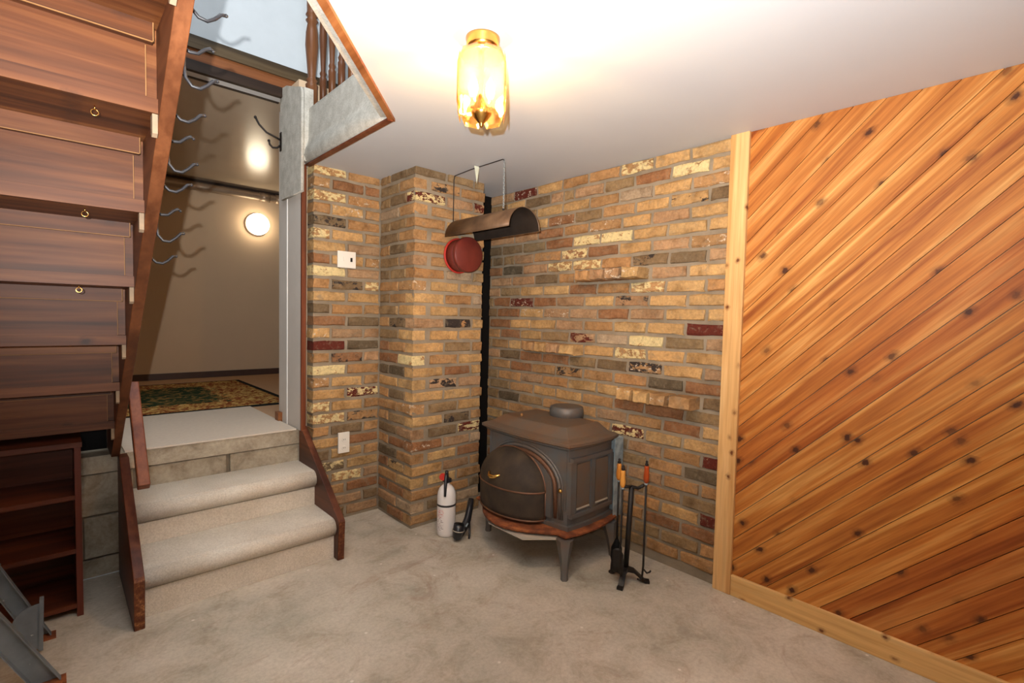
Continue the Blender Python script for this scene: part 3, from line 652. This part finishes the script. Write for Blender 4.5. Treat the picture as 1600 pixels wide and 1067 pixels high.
# small screw eyes under the treads
for x, k, lab in ((-2.215, 5, 'small metal screw eye under the uppermost visible stair tread'), (-2.225, 4, 'small metal screw eye under the second visible stair tread'),
                  (-2.232, 3, 'small metal screw eye under the third visible stair tread')):
    y, z = yk(k)+0.05, zk(k)
    m = MB().tube([(x, y, z), (x, y, z-0.008)], 0.0012, 6); m.tube([(x+0.007*math.sin(a*math.pi/6), y, z-0.015+0.007*math.cos(a*math.pi/6)) for a in range(13)], 0.0012, 6)
    single(m, 'screw_eye', M_BRASS, (x, y, z), lab, 'screw eye', 'screw eyes under the stairs')

# far room: lamp, pipe
wl = thing('wall_lamp', (-0.665, 2.95, 2.19), 'lit round white globe lamp on the far beige wall', 'lamp')
MB().lathe([(0.105, 0.0), (0.118, 0.005), (0.118, 0.02), (0.10, 0.028)], (-0.665, 2.95, 2.19), 28, 'y').build('base', M_BEIGE, wl)
MB().lathe([(0.10, 0.028), (0.112, 0.04), (0.112, 0.07), (0.095, 0.10), (0.06, 0.12), (0.001, 0.128)], (-0.665, 2.95, 2.19), 28, 'y').build('globe', M_GLOBE, wl)
m = MB().tube([(-3.4, 2.86, 2.475), (1.3, 2.86, 2.475)], 0.042, 16)
pp = thing('ceiling_pipe', (-1.0, 2.86, 2.475), 'long dull metal pipe running under the ceiling of the far room', 'pipe')
m.build('pipe', M_PIPE, pp); MB().tube([(-0.66, 2.86, 2.475), (-0.56, 2.86, 2.475)], 0.047, 16).build('coupling', M_PIPE, pp); MB().tube([(-0.50, 2.86, 2.475), (-0.44, 2.86, 2.475)], 0.049, 16).build('coupling', M_PIPE, pp)
structure(MB().box(-3.5, 1.4, 2.90, 2.95, 2.525, 2.55).build('trim_12', M_BLACKX))

# ================================================================== BOOKCASE, LADDER
bc = thing('bookcase', (-2.5, -0.13, 0), 'dark reddish wooden bookcase with three open shelves under the stairs', 'bookcase')
bx0, bx1, by0, by1 = -2.82, -2.216, -0.262, 0.035
MB().box(bx1-0.02, bx1, by0, by1, 0, 0.694).build('side_panel', M_CASEV, bc); MB().box(bx0, bx0+0.02, by0, by1, 0, 0.694).build('side_panel', M_CASEV, bc)
MB().box(bx0-0.004, bx1+0.004, by0-0.004, by1, 0.695, 0.715).build('top', M_CASE, bc)
for z in (0.035, 0.262, 0.482): MB().box(bx0+0.0205, bx1-0.0205, by0+0.002, by1-0.008, z, z+0.018).build('shelf', M_CASE, bc)
MB().box(bx0+0.0205, bx1-0.0205, by1-0.007, by1-0.001, 0.01, 0.694).build('back_panel', M_CASE, bc)

la = thing('step_ladder', (-2.45, -0.52, 0), 'grey blue painted metal step ladder partly in frame at lower left', 'ladder')
def channel(y0, y1, foot, ang_dx, L, w):
    # a folded channel rail in the x-z plane: flat web facing the camera with two flanges
    f = Vector((foot[0], 0, foot[1])); d = Vector((ang_dx, 0, 1)).normalized(); s = Vector((d.z, 0, -d.x))
    m = MB()
    def slab(a0, a1, ya, yb, cut=0.0):
        pts = [f + s*a0 + d*cut, f + s*a1, f + s*a1 + d*L, f + s*a0 + d*L]
        m.prism([(p.x, p.z) for p in pts], 'y', ya, yb)
    slab(-w, 0.0, y0, y0+0.003); slab(-0.003, 0.0, y0-0.022, y0); slab(-w, -w+0.003, y0-0.022, y0)
    return m
channel(-0.345, 0, (-2.312, 0.006), -0.43, 0.62, 0.052).build('rail', M_LADDER, la)
channel(-0.675, 0, (-2.288, 0.006), -0.50, 0.62, 0.062).build('rail', M_LADDER, la)
MB().box(-2.365, -2.300, -0.385, -0.335, 0.0, 0.008).build('foot', M_RUST, la, 'rusty metal foot')
MB().box(-2.345, -2.276, -0.715, -0.665, 0.0, 0.008).build('foot', M_RUST, la, 'rusty metal foot')
arc = [(-2.355 + 0.062*math.cos(a*D2R), 0.115 + 0.072*math.sin(a*D2R)) for a in range(90, 241, 15)]
MB().prism([(-2.345, 0.02), (-2.340, 0.188)] + arc, 'y', -0.470, -0.466).build('gusset_plate', M_LADDER, la)
MB().prism([(-2.347, 0.015), (-2.335, 0.015), (-2.330, 0.20), (-2.342, 0.20)], 'y', -0.475, -0.440).build('gusset_flange', M_LADDER, la)
for z in (0.30, 0.52): MB().box(-2.345-0.46*z-0.06, -2.345-0.46*z+0.04, -0.672, -0.346, z, z+0.022).build('tread', M_LADDER, la)

# ================================================================== STOVE
SY = -1.012
sv = thing('wood_stove', (-0.28, SY, 0), 'rusty dark cast iron wood stove with an arched screen, beside the brick wall', 'stove')
def bowed(x_back, x_front, hw, bow, side_bow=0.0, n=12, y=SY):
    # plan outline: straight back, gently bowed front (towards -x) and sides
    pts = []
    for i in range(n+1):
        u = -1 + 2*i/n; pts.append((x_front - bow*(1-u*u), y + hw*u))
    for i in range(1, 5):
        u = i/5; pts.append((x_front + (x_back-x_front)*u, y + hw + side_bow*4*u*(1-u)))
    pts.append((x_back, y+hw)); pts.append((x_back, y-hw))
    for i in range(4, 0, -1):
        u = i/5; pts.append((x_front + (x_back-x_front)*u, y - hw - side_bow*4*u*(1-u)))
    return pts
def loft(layers, caps=True):
    m = MB(); n = len(layers[0][0])
    rows = [[(p[0], p[1], z) for p in pts] for pts, z in layers]
    for r in rows: m.v += r
    for j in range(len(rows)-1):
        for i in range(n): m.f.append((j*n+i, (j+1)*n+i, (j+1)*n+(i+1)%n, j*n+(i+1)%n)); m.sm.append(False)
    m.f.append(tuple(range(n))); m.f.append(tuple(range(len(rows)*n-1, (len(rows)-1)*n-1, -1))); m.sm += [False, False]
    return m
body = loft([(bowed(-0.085, -0.435, 0.30, 0.022, 0.012), 0.225), (bowed(-0.085, -0.435, 0.30, 0.022, 0.012), 0.60), (bowed(-0.085, -0.45, 0.315, 0.024, 0.012), 0.612), (bowed(-0.085, -0.45, 0.315, 0.024, 0.012), 0.622)])
body.build('body', M_IRON, sv)
lid = loft([(bowed(-0.075, -0.462, 0.325, 0.026, 0.02), 0.6225), (bowed(-0.07, -0.470, 0.333, 0.028, 0.022), 0.63), (bowed(-0.07, -0.470, 0.333, 0.028, 0.022), 0.643), (bowed(-0.075, -0.455, 0.32, 0.026, 0.02), 0.650),
            (bowed(-0.10, -0.43, 0.29, 0.022, 0.01), 0.658), (bowed(-0.12, -0.385, 0.236, 0.014, 0.004), 0.697), (bowed(-0.125, -0.378, 0.228, 0.012, 0.004), 0.700)])
lid.build('lid', M_LID, sv)
# round-nosed flue collar at the back of the lid
MB().lathe([(0.096, 0.0), (0.098, 0.035), (0.094, 0.06), (0.086, 0.064), (0.078, 0.064)], (-0.125, SY-0.01, 0.690), 28).build('flue_collar', M_IRON, sv)
MB().lathe([(0.008, 0.0), (0.008, 0.012), (0.004, 0.016)], (-0.352, SY+0.125, 0.700), 10).build('lid_knob', M_EDGE, sv)
# arch mouldings on the front
YA = SY
def arch(hw, zt, z0, r, x, n=20):
    pts = [(x, YA-hw, z0)]
    for i in range(n+1):
        a = math.pi*i/n; pts.append((x - 0.02*(1-(hw*math.cos(a)/0.3)**2), YA - hw*math.cos(a), 0.40 + (zt-0.40)*math.sin(a)))
    return MB().tube(pts + [(x, YA+hw, z0)], r, 8)
arch(0.272, 0.592, 0.25, 0.006, -0.438).build('arch_moulding', M_IRON, sv); arch(0.254, 0.575, 0.25, 0.010, -0.438).build('arch_moulding', M_IRON, sv)
arch(0.228, 0.552, 0.25, 0.012, -0.440).build('arch_moulding', M_RIM, sv)
for hw in (0.285,):
    MB().box(-0.442, -0.434, SY-0.293, SY-0.285, 0.30, 0.595).build('corner_bead', M_IRON, sv); MB().box(-0.442, -0.434, SY+0.285, SY+0.293, 0.30, 0.595).build('corner_bead', M_IRON, sv)
# dark door glass recess
d = [(YA-0.215, 0.25)] + [(YA - 0.215*math.cos(math.pi*i/16), 0.40+0.14*math.sin(math.pi*i/16)) for i in range(17)] + [(YA+0.215, 0.25)]
MB().prism(d, 'x', -0.464, -0.45).build('door', M_IRON, sv)
# bowed spark screen
YC = -0.955; HWS = 0.232; XF = -0.462; BU = 0.145; ZB = 0.37; ZT = 0.185; Z0 = 0.222
sc = MB(); rows = []
N = 26
def bpt(i, z, k=1.0):
    a = math.pi*i/N; return (XF - k*BU*math.sin(a), YC - HWS*math.cos(a), z)
for j in range(6): rows.append([bpt(i, Z0 + (ZB-Z0)*j/5, 0.93+0.07*j/5) for i in range(N+1)])
for j in range(1, 9):
    tt = math.pi/2*j/8
    rows.append([(XF - BU*math.sin(math.pi*i/N)*math.cos(tt), YC - HWS*math.cos(math.pi*i/N), ZB + ZT*math.sin(math.pi*i/N)*math.sin(tt)) for i in range(N+1)])
sc.grid(rows, smooth=True)
so = sc.build('spark_screen', M_SCREEN, sv, 'dark bulging wire mesh screen'); sm = so.modifiers.new('thick', 'SOLIDIFY'); sm.thickness = 0.002
MB().tube([bpt(i, ZB) for i in range(N+1)], 0.0055, 8).build('screen_band', M_RIM, so); MB().tube([bpt(i, Z0+0.004, 0.93) for i in range(N+1)], 0.006, 8).build('screen_rim', M_RIM, so)
MB().tube([(XF-0.001, YC - HWS*math.cos(math.pi*i/N), ZB + ZT*math.sin(math.pi*i/N)) for i in range(N+1)], 0.007, 8).build('screen_rim', M_RIM, so)
MB().tube([(XF, YC-HWS, Z0), (XF, YC-HWS, ZB)], 0.006, 8).build('screen_rim', M_RIM, so)
hy, hx, hz = YC+0.012, XF-BU+0.004, ZB+0.06
MB().tube([(hx+0.02, hy+0.045, hz+0.006), (hx, hy+0.035, hz+0.002), (hx-0.014, hy+0.018, hz-0.006), (hx-0.018, hy, hz-0.008), (hx-0.014, hy-0.018, hz-0.006), (hx, hy-0.035, hz+0.002), (hx+0.02, hy-0.045, hz+0.006)], [0.006,0.007,0.009,0.012,0.009,0.007,0.006], 8).build('handle', M_BRASS, so, 'brass pull handle')
MB().lathe([(0.012, 0.0), (0.008, 0.012), (0.004, 0.016)], (-0.455, SY-0.262, 0.40), 10, 'y').build('hinge_pin', M_BRASS, sv)
# side panels (right side faces the camera, towards -y)
ys = SY-0.312
MB().prism([(-0.425, 0.545), (-0.105, 0.545), (-0.105, 0.565), (-0.425, 0.565)], 'y', ys-0.012, ys+0.02).build('side_band', M_IRON, sv)
MB().prism([(-0.43, 0.265), (-0.095, 0.265), (-0.095, 0.285), (-0.43, 0.285)], 'y', ys-0.012, ys+0.02).build('side_band', M_IRON, sv)
for xa, xb in ((-0.435, -0.395), (-0.275, -0.245), (-0.12, -0.09)):
    MB().box(xa, xb, ys-0.008, ys+0.02, 0.285, 0.545).build('side_stile', M_IRON, sv)
for xa, xb in ((-0.385, -0.285), (-0.235, -0.13)):
    MB().box(xa, xb, ys-0.003, ys+0.02, 0.30, 0.53).build('side_panel', M_LID, sv)
    MB().box(xa, xb, ys-0.007, ys-0.003, 0.30, 0.308).build('panel_sill', M_PALE, sv)
loft([(bowed(-0.08, -0.45, 0.318, 0.03, 0.012), 0.208), (bowed(-0.08, -0.45, 0.318, 0.03, 0.012), 0.228)]).build('plinth', M_IRON, sv)
# ash lip
def lip_out(g):
    pts = bowed(-0.085, -0.495+g, 0.345-g, 0.0, 0.03, 12)
    n = 12; q = []
    for i, p in enumerate(pts):
        if i <= n:
            u = -1 + 2*i/n; b = 0.15*max(0.0, 1-(u/0.80)**2); q.append((p[0]-b, p[1]))
        else: q.append(p)
    return q
loft([(lip_out(0.012), 0.186), (lip_out(0.0), 0.196), (lip_out(0.0), 0.204), (lip_out(0.008), 0.2075)]).build('ash_lip', M_RUST, sv, 'rusty bowed ash lip')
MB().prism([(-0.56, -0.83), (-0.635, -0.95), (-0.632, -1.20), (-0.50, -1.31), (-0.36, -1.345), (-0.12, -1.30), (-0.12, -0.72), (-0.45, -0.72)], 'z', 0.176, 0.18).build('bottom_shield', M_PALE, sv)
for lx, ly, sx, sy in ((-0.478, SY-0.325, -1, -1), (-0.42, SY+0.30, -0.2, 0.4), (-0.125, SY-0.325, 0.3, -1), (-0.125, SY+0.325, 0.3, 1)):
    rows = []
    for z, w, o in ((0.1855, 0.046, 0.0), (0.165, 0.043, 0.002), (0.10, 0.028, 0.014), (0.03, 0.019, 0.022), (0.0, 0.020, 0.026)):
        cx, cy = lx+sx*o, ly+sy*o; rows.append([(cx-w, cy-w*0.3, z), (cx-w*0.3, cy-w, z), (cx+w*0.5, cy-w*0.8, z), (cx+w, cy+w*0.3, z), (cx+w*0.3, cy+w, z), (cx-w*0.6, cy+w*0.7, z)])
    m = MB().grid(rows[::-1], smooth=False, close=True); nn = 6; L = len(rows); m.f += [tuple(range(nn-1, -1, -1)), tuple((L-1)*nn+i for i in range(nn))]; m.sm += [False]*2
    m.build('leg', M_IRON, sv)
# rear heat shield: folded galvanised sheet
MB().box(-0.032, -0.026, SY-0.3315, SY+0.33, 0.195, 0.622).build('rear_shield', M_GALV, sv, 'galvanised sheet metal rear shield')
MB().box(-0.100, -0.026, SY-0.336, SY-0.332, 0.195, 0.622).build('shield_flange', M_GALV, sv)
MB().box(-0.086, -0.0322, SY-0.1, SY+0.1, 0.35, 0.4).build('shield_spacer', M_GALV, sv)

# ---- chimney hood, thimble, chain
hd = thing('pipe_shield', (-0.472, -0.72, 1.72), 'half-round browned sheet metal shield hanging above the capped flue hole', 'heat shield')
rows = []
for y in (-1.0, -0.44):
    rows.append([(-0.472 - 0.113*math.cos(a*math.pi/20), y, 1.72 + 0.113*math.sin(a*math.pi/20)) for a in range(21)])
rows2 = [[(-0.472 - 0.1085*math.cos(a*math.pi/20), y, 1.721 + 0.1085*math.sin(a*math.pi/20)) for a in range(21)] for y in (-0.998, -0.442)]
MB().grid(rows2, smooth=True).build('dark_lining', plain('dark_brown_lining', (46,38,32), 0.85, 0.15, var=0.3), hd, 'dark brown inside')  # separate dark brown inner shell
h = MB().grid(rows, smooth=True).build('shell', M_HOOD, hd); sm = h.modifiers.new('thick', 'SOLIDIFY'); sm.thickness = 0.003
MB().tube([(-0.52, -0.883, 1.825), (-0.52, -0.883, 1.832)], 0.006, 8).build('eyelet', M_HOOK, hd)
th = thing('flue_cap', (-0.468, -0.405, 1.622), 'round maroon painted stovepipe stub with cap on the chimney face', 'flue cap')
MB().lathe([(0.106, -0.0), (0.107, 0.006), (0.100, 0.010)], (-0.468, -0.415, 1.622), 32, 'y').build('sealant_ring', M_REDR, th, 'bright red sealant ring')
MB().lathe([(0.098, 0.0), (0.098, 0.085)], (-0.468, -0.4155, 1.622), 32, 'y').build('pipe_stub', M_THIM, th)
MB().lathe([(0.101, 0.085), (0.104, 0.088), (0.104, 0.108), (0.099, 0.112), (0.001, 0.114)], (-0.468, -0.4155, 1.622), 32, 'y').build('cap', M_THIM, th)
m = MB().tube([(-0.505, -0.412, 1.78), (-0.505, -0.412, 2.07), (-0.512, -0.43, 2.092), (-0.521, -0.6, 2.094), (-0.522, -0.875, 2.092), (-0.5225, -0.884, 2.085)], 0.0028, 8)
single(m, 'hanging_wire', M_HOOK, (-0.52, -0.412, 2.09), 'thin bent wire running from the chimney along the ceiling to the chain', 'wire')
cn = thing('chain', (-0.52, -0.883, 1.83), 'thin silver chain holding up the half-round metal shield', 'chain')
lm = {}
for ax in (0, 1):
    m = MB(); P = []
    for i in range(13):
        a = 2*math.pi*i/12; u, w = 0.0042*math.cos(a), 0.0085*math.sin(a); P.append((u, 0, w) if ax == 0 else (0, u, w))
    lm[ax] = m.tube(P, 0.0011, 6).mesh('chain_link', M_GALV)
zz = 1.842; i = 0
while zz < 2.088:
    o = bpy.data.objects.new('chain_link', lm[i % 2]); COL.objects.link(o); o.parent = cn; o.location = (0, 0, zz-1.83); zz += 0.0128; i += 1
# pale green shard of tape hanging off the ceiling by the wire
single(MB().prism([(-0.535, 2.0), (-0.52, 2.094), (-0.555, 2.094)], 'y', -0.672, -0.670), 'tape_strip', plain('pale_green_tape', (206,214,196), 0.8, 0.1), (-0.537, -0.671, 2.094), 'small pale tape strip hanging from the ceiling beside the wire', 'tape')

# ---- wall plates
sw = thing('switch_plate', (-0.993, 0.0, 1.529), 'white light switch plate on the narrow brick wall', 'light switch')
MB().box(-1.049, -0.937, -0.018, -0.006, 1.529, 1.627).build('plate', M_PLATE, sw, bevel=0.002)
MB().box(-0.972, -0.962, -0.026, -0.0185, 1.567, 1.59).build('toggle', M_DARK, sw); MB().box(-1.018, -1.008, -0.023, -0.0185, 1.570, 1.592).build('toggle', M_PLATE, sw)
ot = thing('wall_outlet', (-1.004, 0.0, 0.412), 'white electrical outlet plate low on the narrow brick wall', 'outlet')
MB().box(-1.039, -0.969, -0.018, -0.006, 0.412, 0.537).build('plate', M_PLATE, ot, bevel=0.002)
for z in (0.442, 0.492):
    s_ = MB().lathe([(0.014, 0.0), (0.0135, 0.002)], (-1.004, -0.0182, z), 16, 'y').build('socket', M_PLATE, ot)
    MB().box(-1.010, -1.008, -0.0212, -0.0203, z-0.002, z+0.006).build('slot', M_DARK, s_); MB().box(-1.0, -0.998, -0.0212, -0.0203, z-0.002, z+0.006).build('slot', M_DARK, s_)

# ---- fire extinguisher
EX, EY = -0.645, -0.585
ex = thing('fire_extinguisher', (EX, EY, 0), 'small white fire extinguisher with black strap standing against the chimney', 'extinguisher')
MB().lathe([(0.046, 0.0), (0.052, 0.006), (0.0535, 0.02), (0.0535, 0.225), (0.050, 0.25), (0.042, 0.27), (0.028, 0.286), (0.018, 0.292), (0.017, 0.305)], (EX, EY, 0), 32).build('cylinder', M_EXT, ex)
MB().lathe([(0.0546, 0.0), (0.0552, 0.002), (0.0552, 0.009), (0.0546, 0.011)], (EX, EY, 0.175), 32).build('strap', M_BLKP, ex)
MB().box(EX-0.016, EX+0.016, EY-0.022, EY+0.018, 0.3055, 0.33).build('valve', M_BLKP, ex)
F2 = Vector((-0.70, -0.714, 0)); S = Vector((0.714, -0.70, 0)); E0 = Vector((EX, EY, 0))
MB().tube([E0 + F2*0.012 + Vector((0,0,0.36)), E0 + F2*0.03 + Vector((0,0,0.345)), E0 + F2*0.052 + Vector((0,0,0.29)), E0 + F2*0.058 + Vector((0,0,0.24))], [0.009,0.010,0.009,0.007], 8).build('lever', M_BLKP, ex)
MB().tube([E0 + F2*0.0 + Vector((0,0,0.33)), E0 + F2*0.012 + Vector((0,0,0.372))], 0.010, 8).build('lever', M_BLKP, ex)
gp = E0 - S*0.022 + F2*0.008 + Vector((0,0,0.338))
MB().tube([gp - F2*0.006, gp + F2*0.012], 0.019, 16).build('gauge', M_REDP, ex, 'red pressure gauge')
# printed label on the left side of the cylinder
t = NT('printed_label', 0.3, 0.4); tc = t.node('ShaderNodeTexCoord'); mp = t.node('ShaderNodeMapping'); mp.inputs['Scale'].default_value = (1,1,1); t.link(tc.outputs['Object'], mp.inputs['Vector'])
sp = t.node('ShaderNodeSeparateXYZ'); t.link(mp.outputs[0], sp.inputs[0])
wv = t.node('ShaderNodeMath', operation='MULTIPLY'); wv.inputs[1].default_value = 110.0; t.link(sp.outputs['Z'], wv.inputs[0]); fr = t.node('ShaderNodeMath', operation='FRACT'); t.link(wv.outputs[0], fr.inputs[0])
nn = t.noise(t.coords((60,60,260), False), 1.0, 2); mu = t.node('ShaderNodeMath', operation='MULTIPLY'); t.link(t.ramp(fr.outputs[0], [(0.45, G0), (0.5, G1)], 'CONSTANT'), mu.inputs[0]); t.link(t.ramp(nn, [(0.45, G0), (0.5, G1)], 'CONSTANT'), mu.inputs[1])
hz_ = t.ramp(sp.outputs['Z'], [(0.0, lin((150,140,140))), (0.10, lin((160,140,140))), (0.115, lin((210,120,116))), (0.2, lin((206,100,96)))])
t.color(t.cmix(mu.outputs[0], lin((232,226,222)), hz_))
m = MB(); rows = []
for z in (0.035, 0.16): rows.append([(EX+0.0542*math.cos(a), EY+0.0542*math.sin(a), z) for a in [(170+i*6)*D2R for i in range(9)]])
m.grid(rows); m.build('label', t.m, ex)

# ---- black nozzle lying by the stove
nz_ = thing('hose_nozzle', (-0.60, -0.69, 0), 'black plastic tube with cup-shaped end lying between extinguisher and stove', 'nozzle')
c0 = Vector((-0.652, -0.70, 0.0)); ax = Vector((0.12, -0.06, 1.0)).normalized()
a0 = c0 + Vector((0, 0, 0.012))
MB().tube([a0, a0+ax*0.012, a0+ax*0.045, a0+ax*0.05, a0+ax*0.056, a0+ax*0.085, a0+ax*0.085, a0+ax*0.05], [0.018,0.027,0.031,0.0345,0.031,0.030,0.024,0.022], 18, True).build('cup', M_BLKP, nz_)
MB().tube([a0+ax*0.049, a0+ax*0.054], 0.0348, 18).build('ring', M_PALE, nz_)
MB().tube([(-0.632, -0.702, 0.036), (-0.59, -0.686, 0.06), (-0.555, -0.668, 0.09), (-0.52, -0.642, 0.135), (-0.49, -0.618, 0.178)], [0.020,0.023,0.021,0.019,0.017], 14).build('tube', M_BLKP, nz_)
MB().tube([(-0.585, -0.722, 0.002), (-0.568, -0.705, 0.03), (-0.545, -0.672, 0.085)], 0.006, 8).build('bracket', M_BLKP, nz_)
MB().tube([(-0.60, -0.712, 0.072), (-0.58, -0.705, 0.084)], 0.005, 8).build('clip', M_GALV, nz_)

# ---- fireplace tools
TX, TY = -0.285, -1.560
ts = thing('tool_stand', (TX, TY, 0), 'black iron fireplace tool stand with splayed feet beside the stove', 'tool stand')
for ex_, ey_ in ((-0.378, -1.592), (-0.212, -1.646), (-0.268, -1.462)):
    d = Vector((ex_-TX, ey_-TY, 0)); s_ = Vector((-d.y, d.x, 0)).normalized()*0.011; rows = []
    for u, z0, z1 in ((0.0, 0.05, 0.075), (0.35, 0.045, 0.062), (0.7, 0.012, 0.026), (0.82, 0.0, 0.014), (1.0, 0.0, 0.012)):
        p = Vector((TX, TY, 0)) + d*u; k = 1.0 + 0.3*u; rows.append([p-s_*k+Vector((0,0,z0)), p+s_*k+Vector((0,0,z0)), p+s_*k+Vector((0,0,z1)), p-s_*k+Vector((0,0,z1))])
    m = MB().grid(rows, smooth=False, close=True); m.f += [(3,2,1,0), (16,17,18,19)]; m.sm += [False]*2; m.build('foot', M_BLKM, ts)
PT = Vector((TX+0.01, TY-0.012, 0.462))
MB().tube([(TX, TY, 0.045), tuple(PT)], 0.0125, 10).build('pole', M_BLKM, ts)
hangs = [(-0.290, -1.508), (-0.333, -1.560), (-0.265, -1.643)]
MB().tube([(hangs[0][0], hangs[0][1]-0.012, 0.475), (TX-0.004, TY+0.012, 0.458), tuple(PT), (TX+0.014, TY-0.045, 0.462), (hangs[2][0], hangs[2][1]+0.012, 0.482)], 0.008, 8).build('yoke', M_BLKM, ts)
MB().tube([tuple(PT), (hangs[1][0]+0.013, hangs[1][1], 0.468)], 0.007, 8).build('yoke', M_BLKM, ts)
def tool(name, i, zt, mat, lab, cat, end):
    x, y = hangs[i]; zt0 = zt-0.105
    o = thing(name, (x, y, 0.0), lab, cat, 'fireplace tools on the stand')
    MB().lathe([(0.007, 0.0), (0.0125, 0.012), (0.0135, 0.035), (0.0105, 0.06), (0.0115, 0.075), (0.008, 0.082)], (x, y, zt0), 14).build('handle', mat, o)
    MB().lathe([(0.007, 0.0), (0.0085, 0.006), (0.004, 0.014), (0.0065, 0.019), (0.001, 0.025)], (x, y, zt0+0.0822), 12).build('finial', M_BLKM, o)
    MB().lathe([(0.0075, 0.0), (0.0085, 0.008)], (x, y, zt0-0.0085), 12).build('ferrule', M_GALV, o)
    end(o, x, y, zt0-0.009)
def e_brush(o, x, y, zt):
    MB().tube([(x, y, zt), (x, y, 0.185)], 0.0045, 8).build('shaft', M_BLKM, o)
    MB().lathe([(0.024, 0.0), (0.028, 0.02), (0.026, 0.07), (0.014, 0.095), (0.008, 0.11)], (x, y, 0.078), 14).build('bristles', M_BLKB, o)
def e_shovel(o, x, y, zt):
    MB().tube([(x, y, zt), (x, y, 0.20), (x-0.004, y+0.002, 0.165)], 0.0045, 8).build('shaft', M_BLKM, o)
    rows = []
    for z, w, b in ((0.175, 0.014, 0.0), (0.16, 0.030, 0.004), (0.09, 0.036, 0.008), (0.062, 0.034, 0.012)):
        rows.append([(x-0.006-b+abs(u)*-0.012, y+u*w, z) for u in (-1, -0.6, 0, 0.6, 1)])
    q = MB().grid(rows).build('blade', M_BLKM, o); s = q.modifiers.new('thick', 'SOLIDIFY'); s.thickness = 0.0025
def e_poker(o, x, y, zt):
    MB().tube([(x, y, zt), (x, y, 0.10), (x-0.002, y+0.003, 0.045), (x-0.008, y+0.010, 0.030), (x-0.016, y+0.020, 0.034)], 0.005, 8).build('shaft', M_BLKM, o)
    MB().tube([(x, y, 0.085), (x+0.004, y-0.018, 0.070), (x+0.008, y-0.030, 0.078), (x+0.009, y-0.034, 0.086)], 0.0042, 8).build('hook', M_BLKM, o)
tool('fireplace_brush', 0, 0.585, M_HANDY, 'fireplace brush with honey-coloured wooden handle, hanging at the back of the tool stand', 'fireplace tool', e_brush)
tool('fireplace_shovel', 1, 0.572, M_HANDY, 'fireplace shovel with honey-coloured wooden handle, hanging at the front of the tool stand', 'fireplace tool', e_shovel)
tool('fireplace_poker', 2, 0.600, M_HANDR, 'fireplace poker with darker red wooden handle, hanging right on the tool stand', 'fireplace tool', e_poker)

# ---- ceiling lamp
LX, LY = -1.316, -1.672
cl = thing('ceiling_lamp', (LX, LY, H), 'brass ceiling lamp with lit bulbs behind clear amber glass panels', 'lamp')
MB().lathe([(0.024, -0.052), (0.030, -0.046), (0.046, -0.034), (0.050, -0.026), (0.050, -0.010), (0.052, -0.006), (0.052, -0.0004)], (LX, LY, H), 32).build('canopy', M_BRASS, cl)
MB().tube([(LX, LY, H-0.05), (LX, LY, H-0.225)], 0.005, 8).build('rod', M_BRASS, cl)
MB().lathe([(0.001, -0.268), (0.006, -0.262), (0.007, -0.256), (0.012, -0.250), (0.022, -0.240), (0.028, -0.230), (0.032, -0.224), (0.032, -0.220)], (LX, LY, H), 24).build('finial', M_BRASS, cl)
A0 = 18*D2R
for i in range(6):
    a = A0 + i*math.pi/3; n_ = Vector((math.cos(a), math.sin(a), 0)); s_ = Vector((-math.sin(a), math.cos(a), 0)); w = 0.0455; rr = 0.068
    out = [(-w, -0.205), (-w*0.5, -0.245), (w*0.5, -0.245), (w, -0.205), (w, -0.085), (w*0.55, -0.048), (-w*0.55, -0.048), (-w, -0.085)]
    def P(u, z, off, k):  # k: bevel inset
        tilt = 0.0
        return tuple(Vector((LX, LY, H)) + n_*(rr+off) + s_*u*k + Vector((0, 0, -0.1465 + (z+0.1465)*k)))
    m = MB(); vs = [P(u, z, 0.0, 1.0) for u, z in out] + [P(u, z, 0.0035, 0.86) for u, z in out] + [P(u, z, -0.001, 1.0) for u, z in out]
    fs = [tuple(range(8, 16))] + [(j, (j+1) % 8, 8+(j+1) % 8, 8+j) for j in range(8)] + [tuple(range(23, 15, -1))] + [(16+j, 16+(j+1) % 8, (j+1) % 8, j) for j in range(8)]
    m.add(vs, fs); o = m.build('glass_panel', M_GLASS, cl); o.data.materials.append(M_BEVEL)
    for j in range(1, 9): o.data.polygons[j].material_index = 1
MB().lathe([(0.060, -0.056), (0.066, -0.054), (0.066, -0.050), (0.03, -0.048)], (LX, LY, H), 24).build('top_ring', M_BRASS, cl)
for dx, dy in ((-0.024, 0.012), (0.024, -0.012)):
    b = MB().lathe([(0.006, 0.0), (0.012, 0.012), (0.015, 0.028), (0.012, 0.046), (0.005, 0.062), (0.001, 0.07)], (LX+dx, LY+dy, H-0.180), 16).build('bulb', M_BULB, cl)
    MB().lathe([(0.008, 0.0), (0.008, 0.03)], (LX+dx, LY+dy, H-0.2105), 10).build('candle_sleeve', M_BRASS, b)
pl = lamp('ceiling_lamp_light', 'POINT', (LX, LY, H-0.15), 60, (1.0, 0.93, 0.80), shadow_soft_size=0.03); pl.parent = cl; pl.location = (0, 0, -0.15)
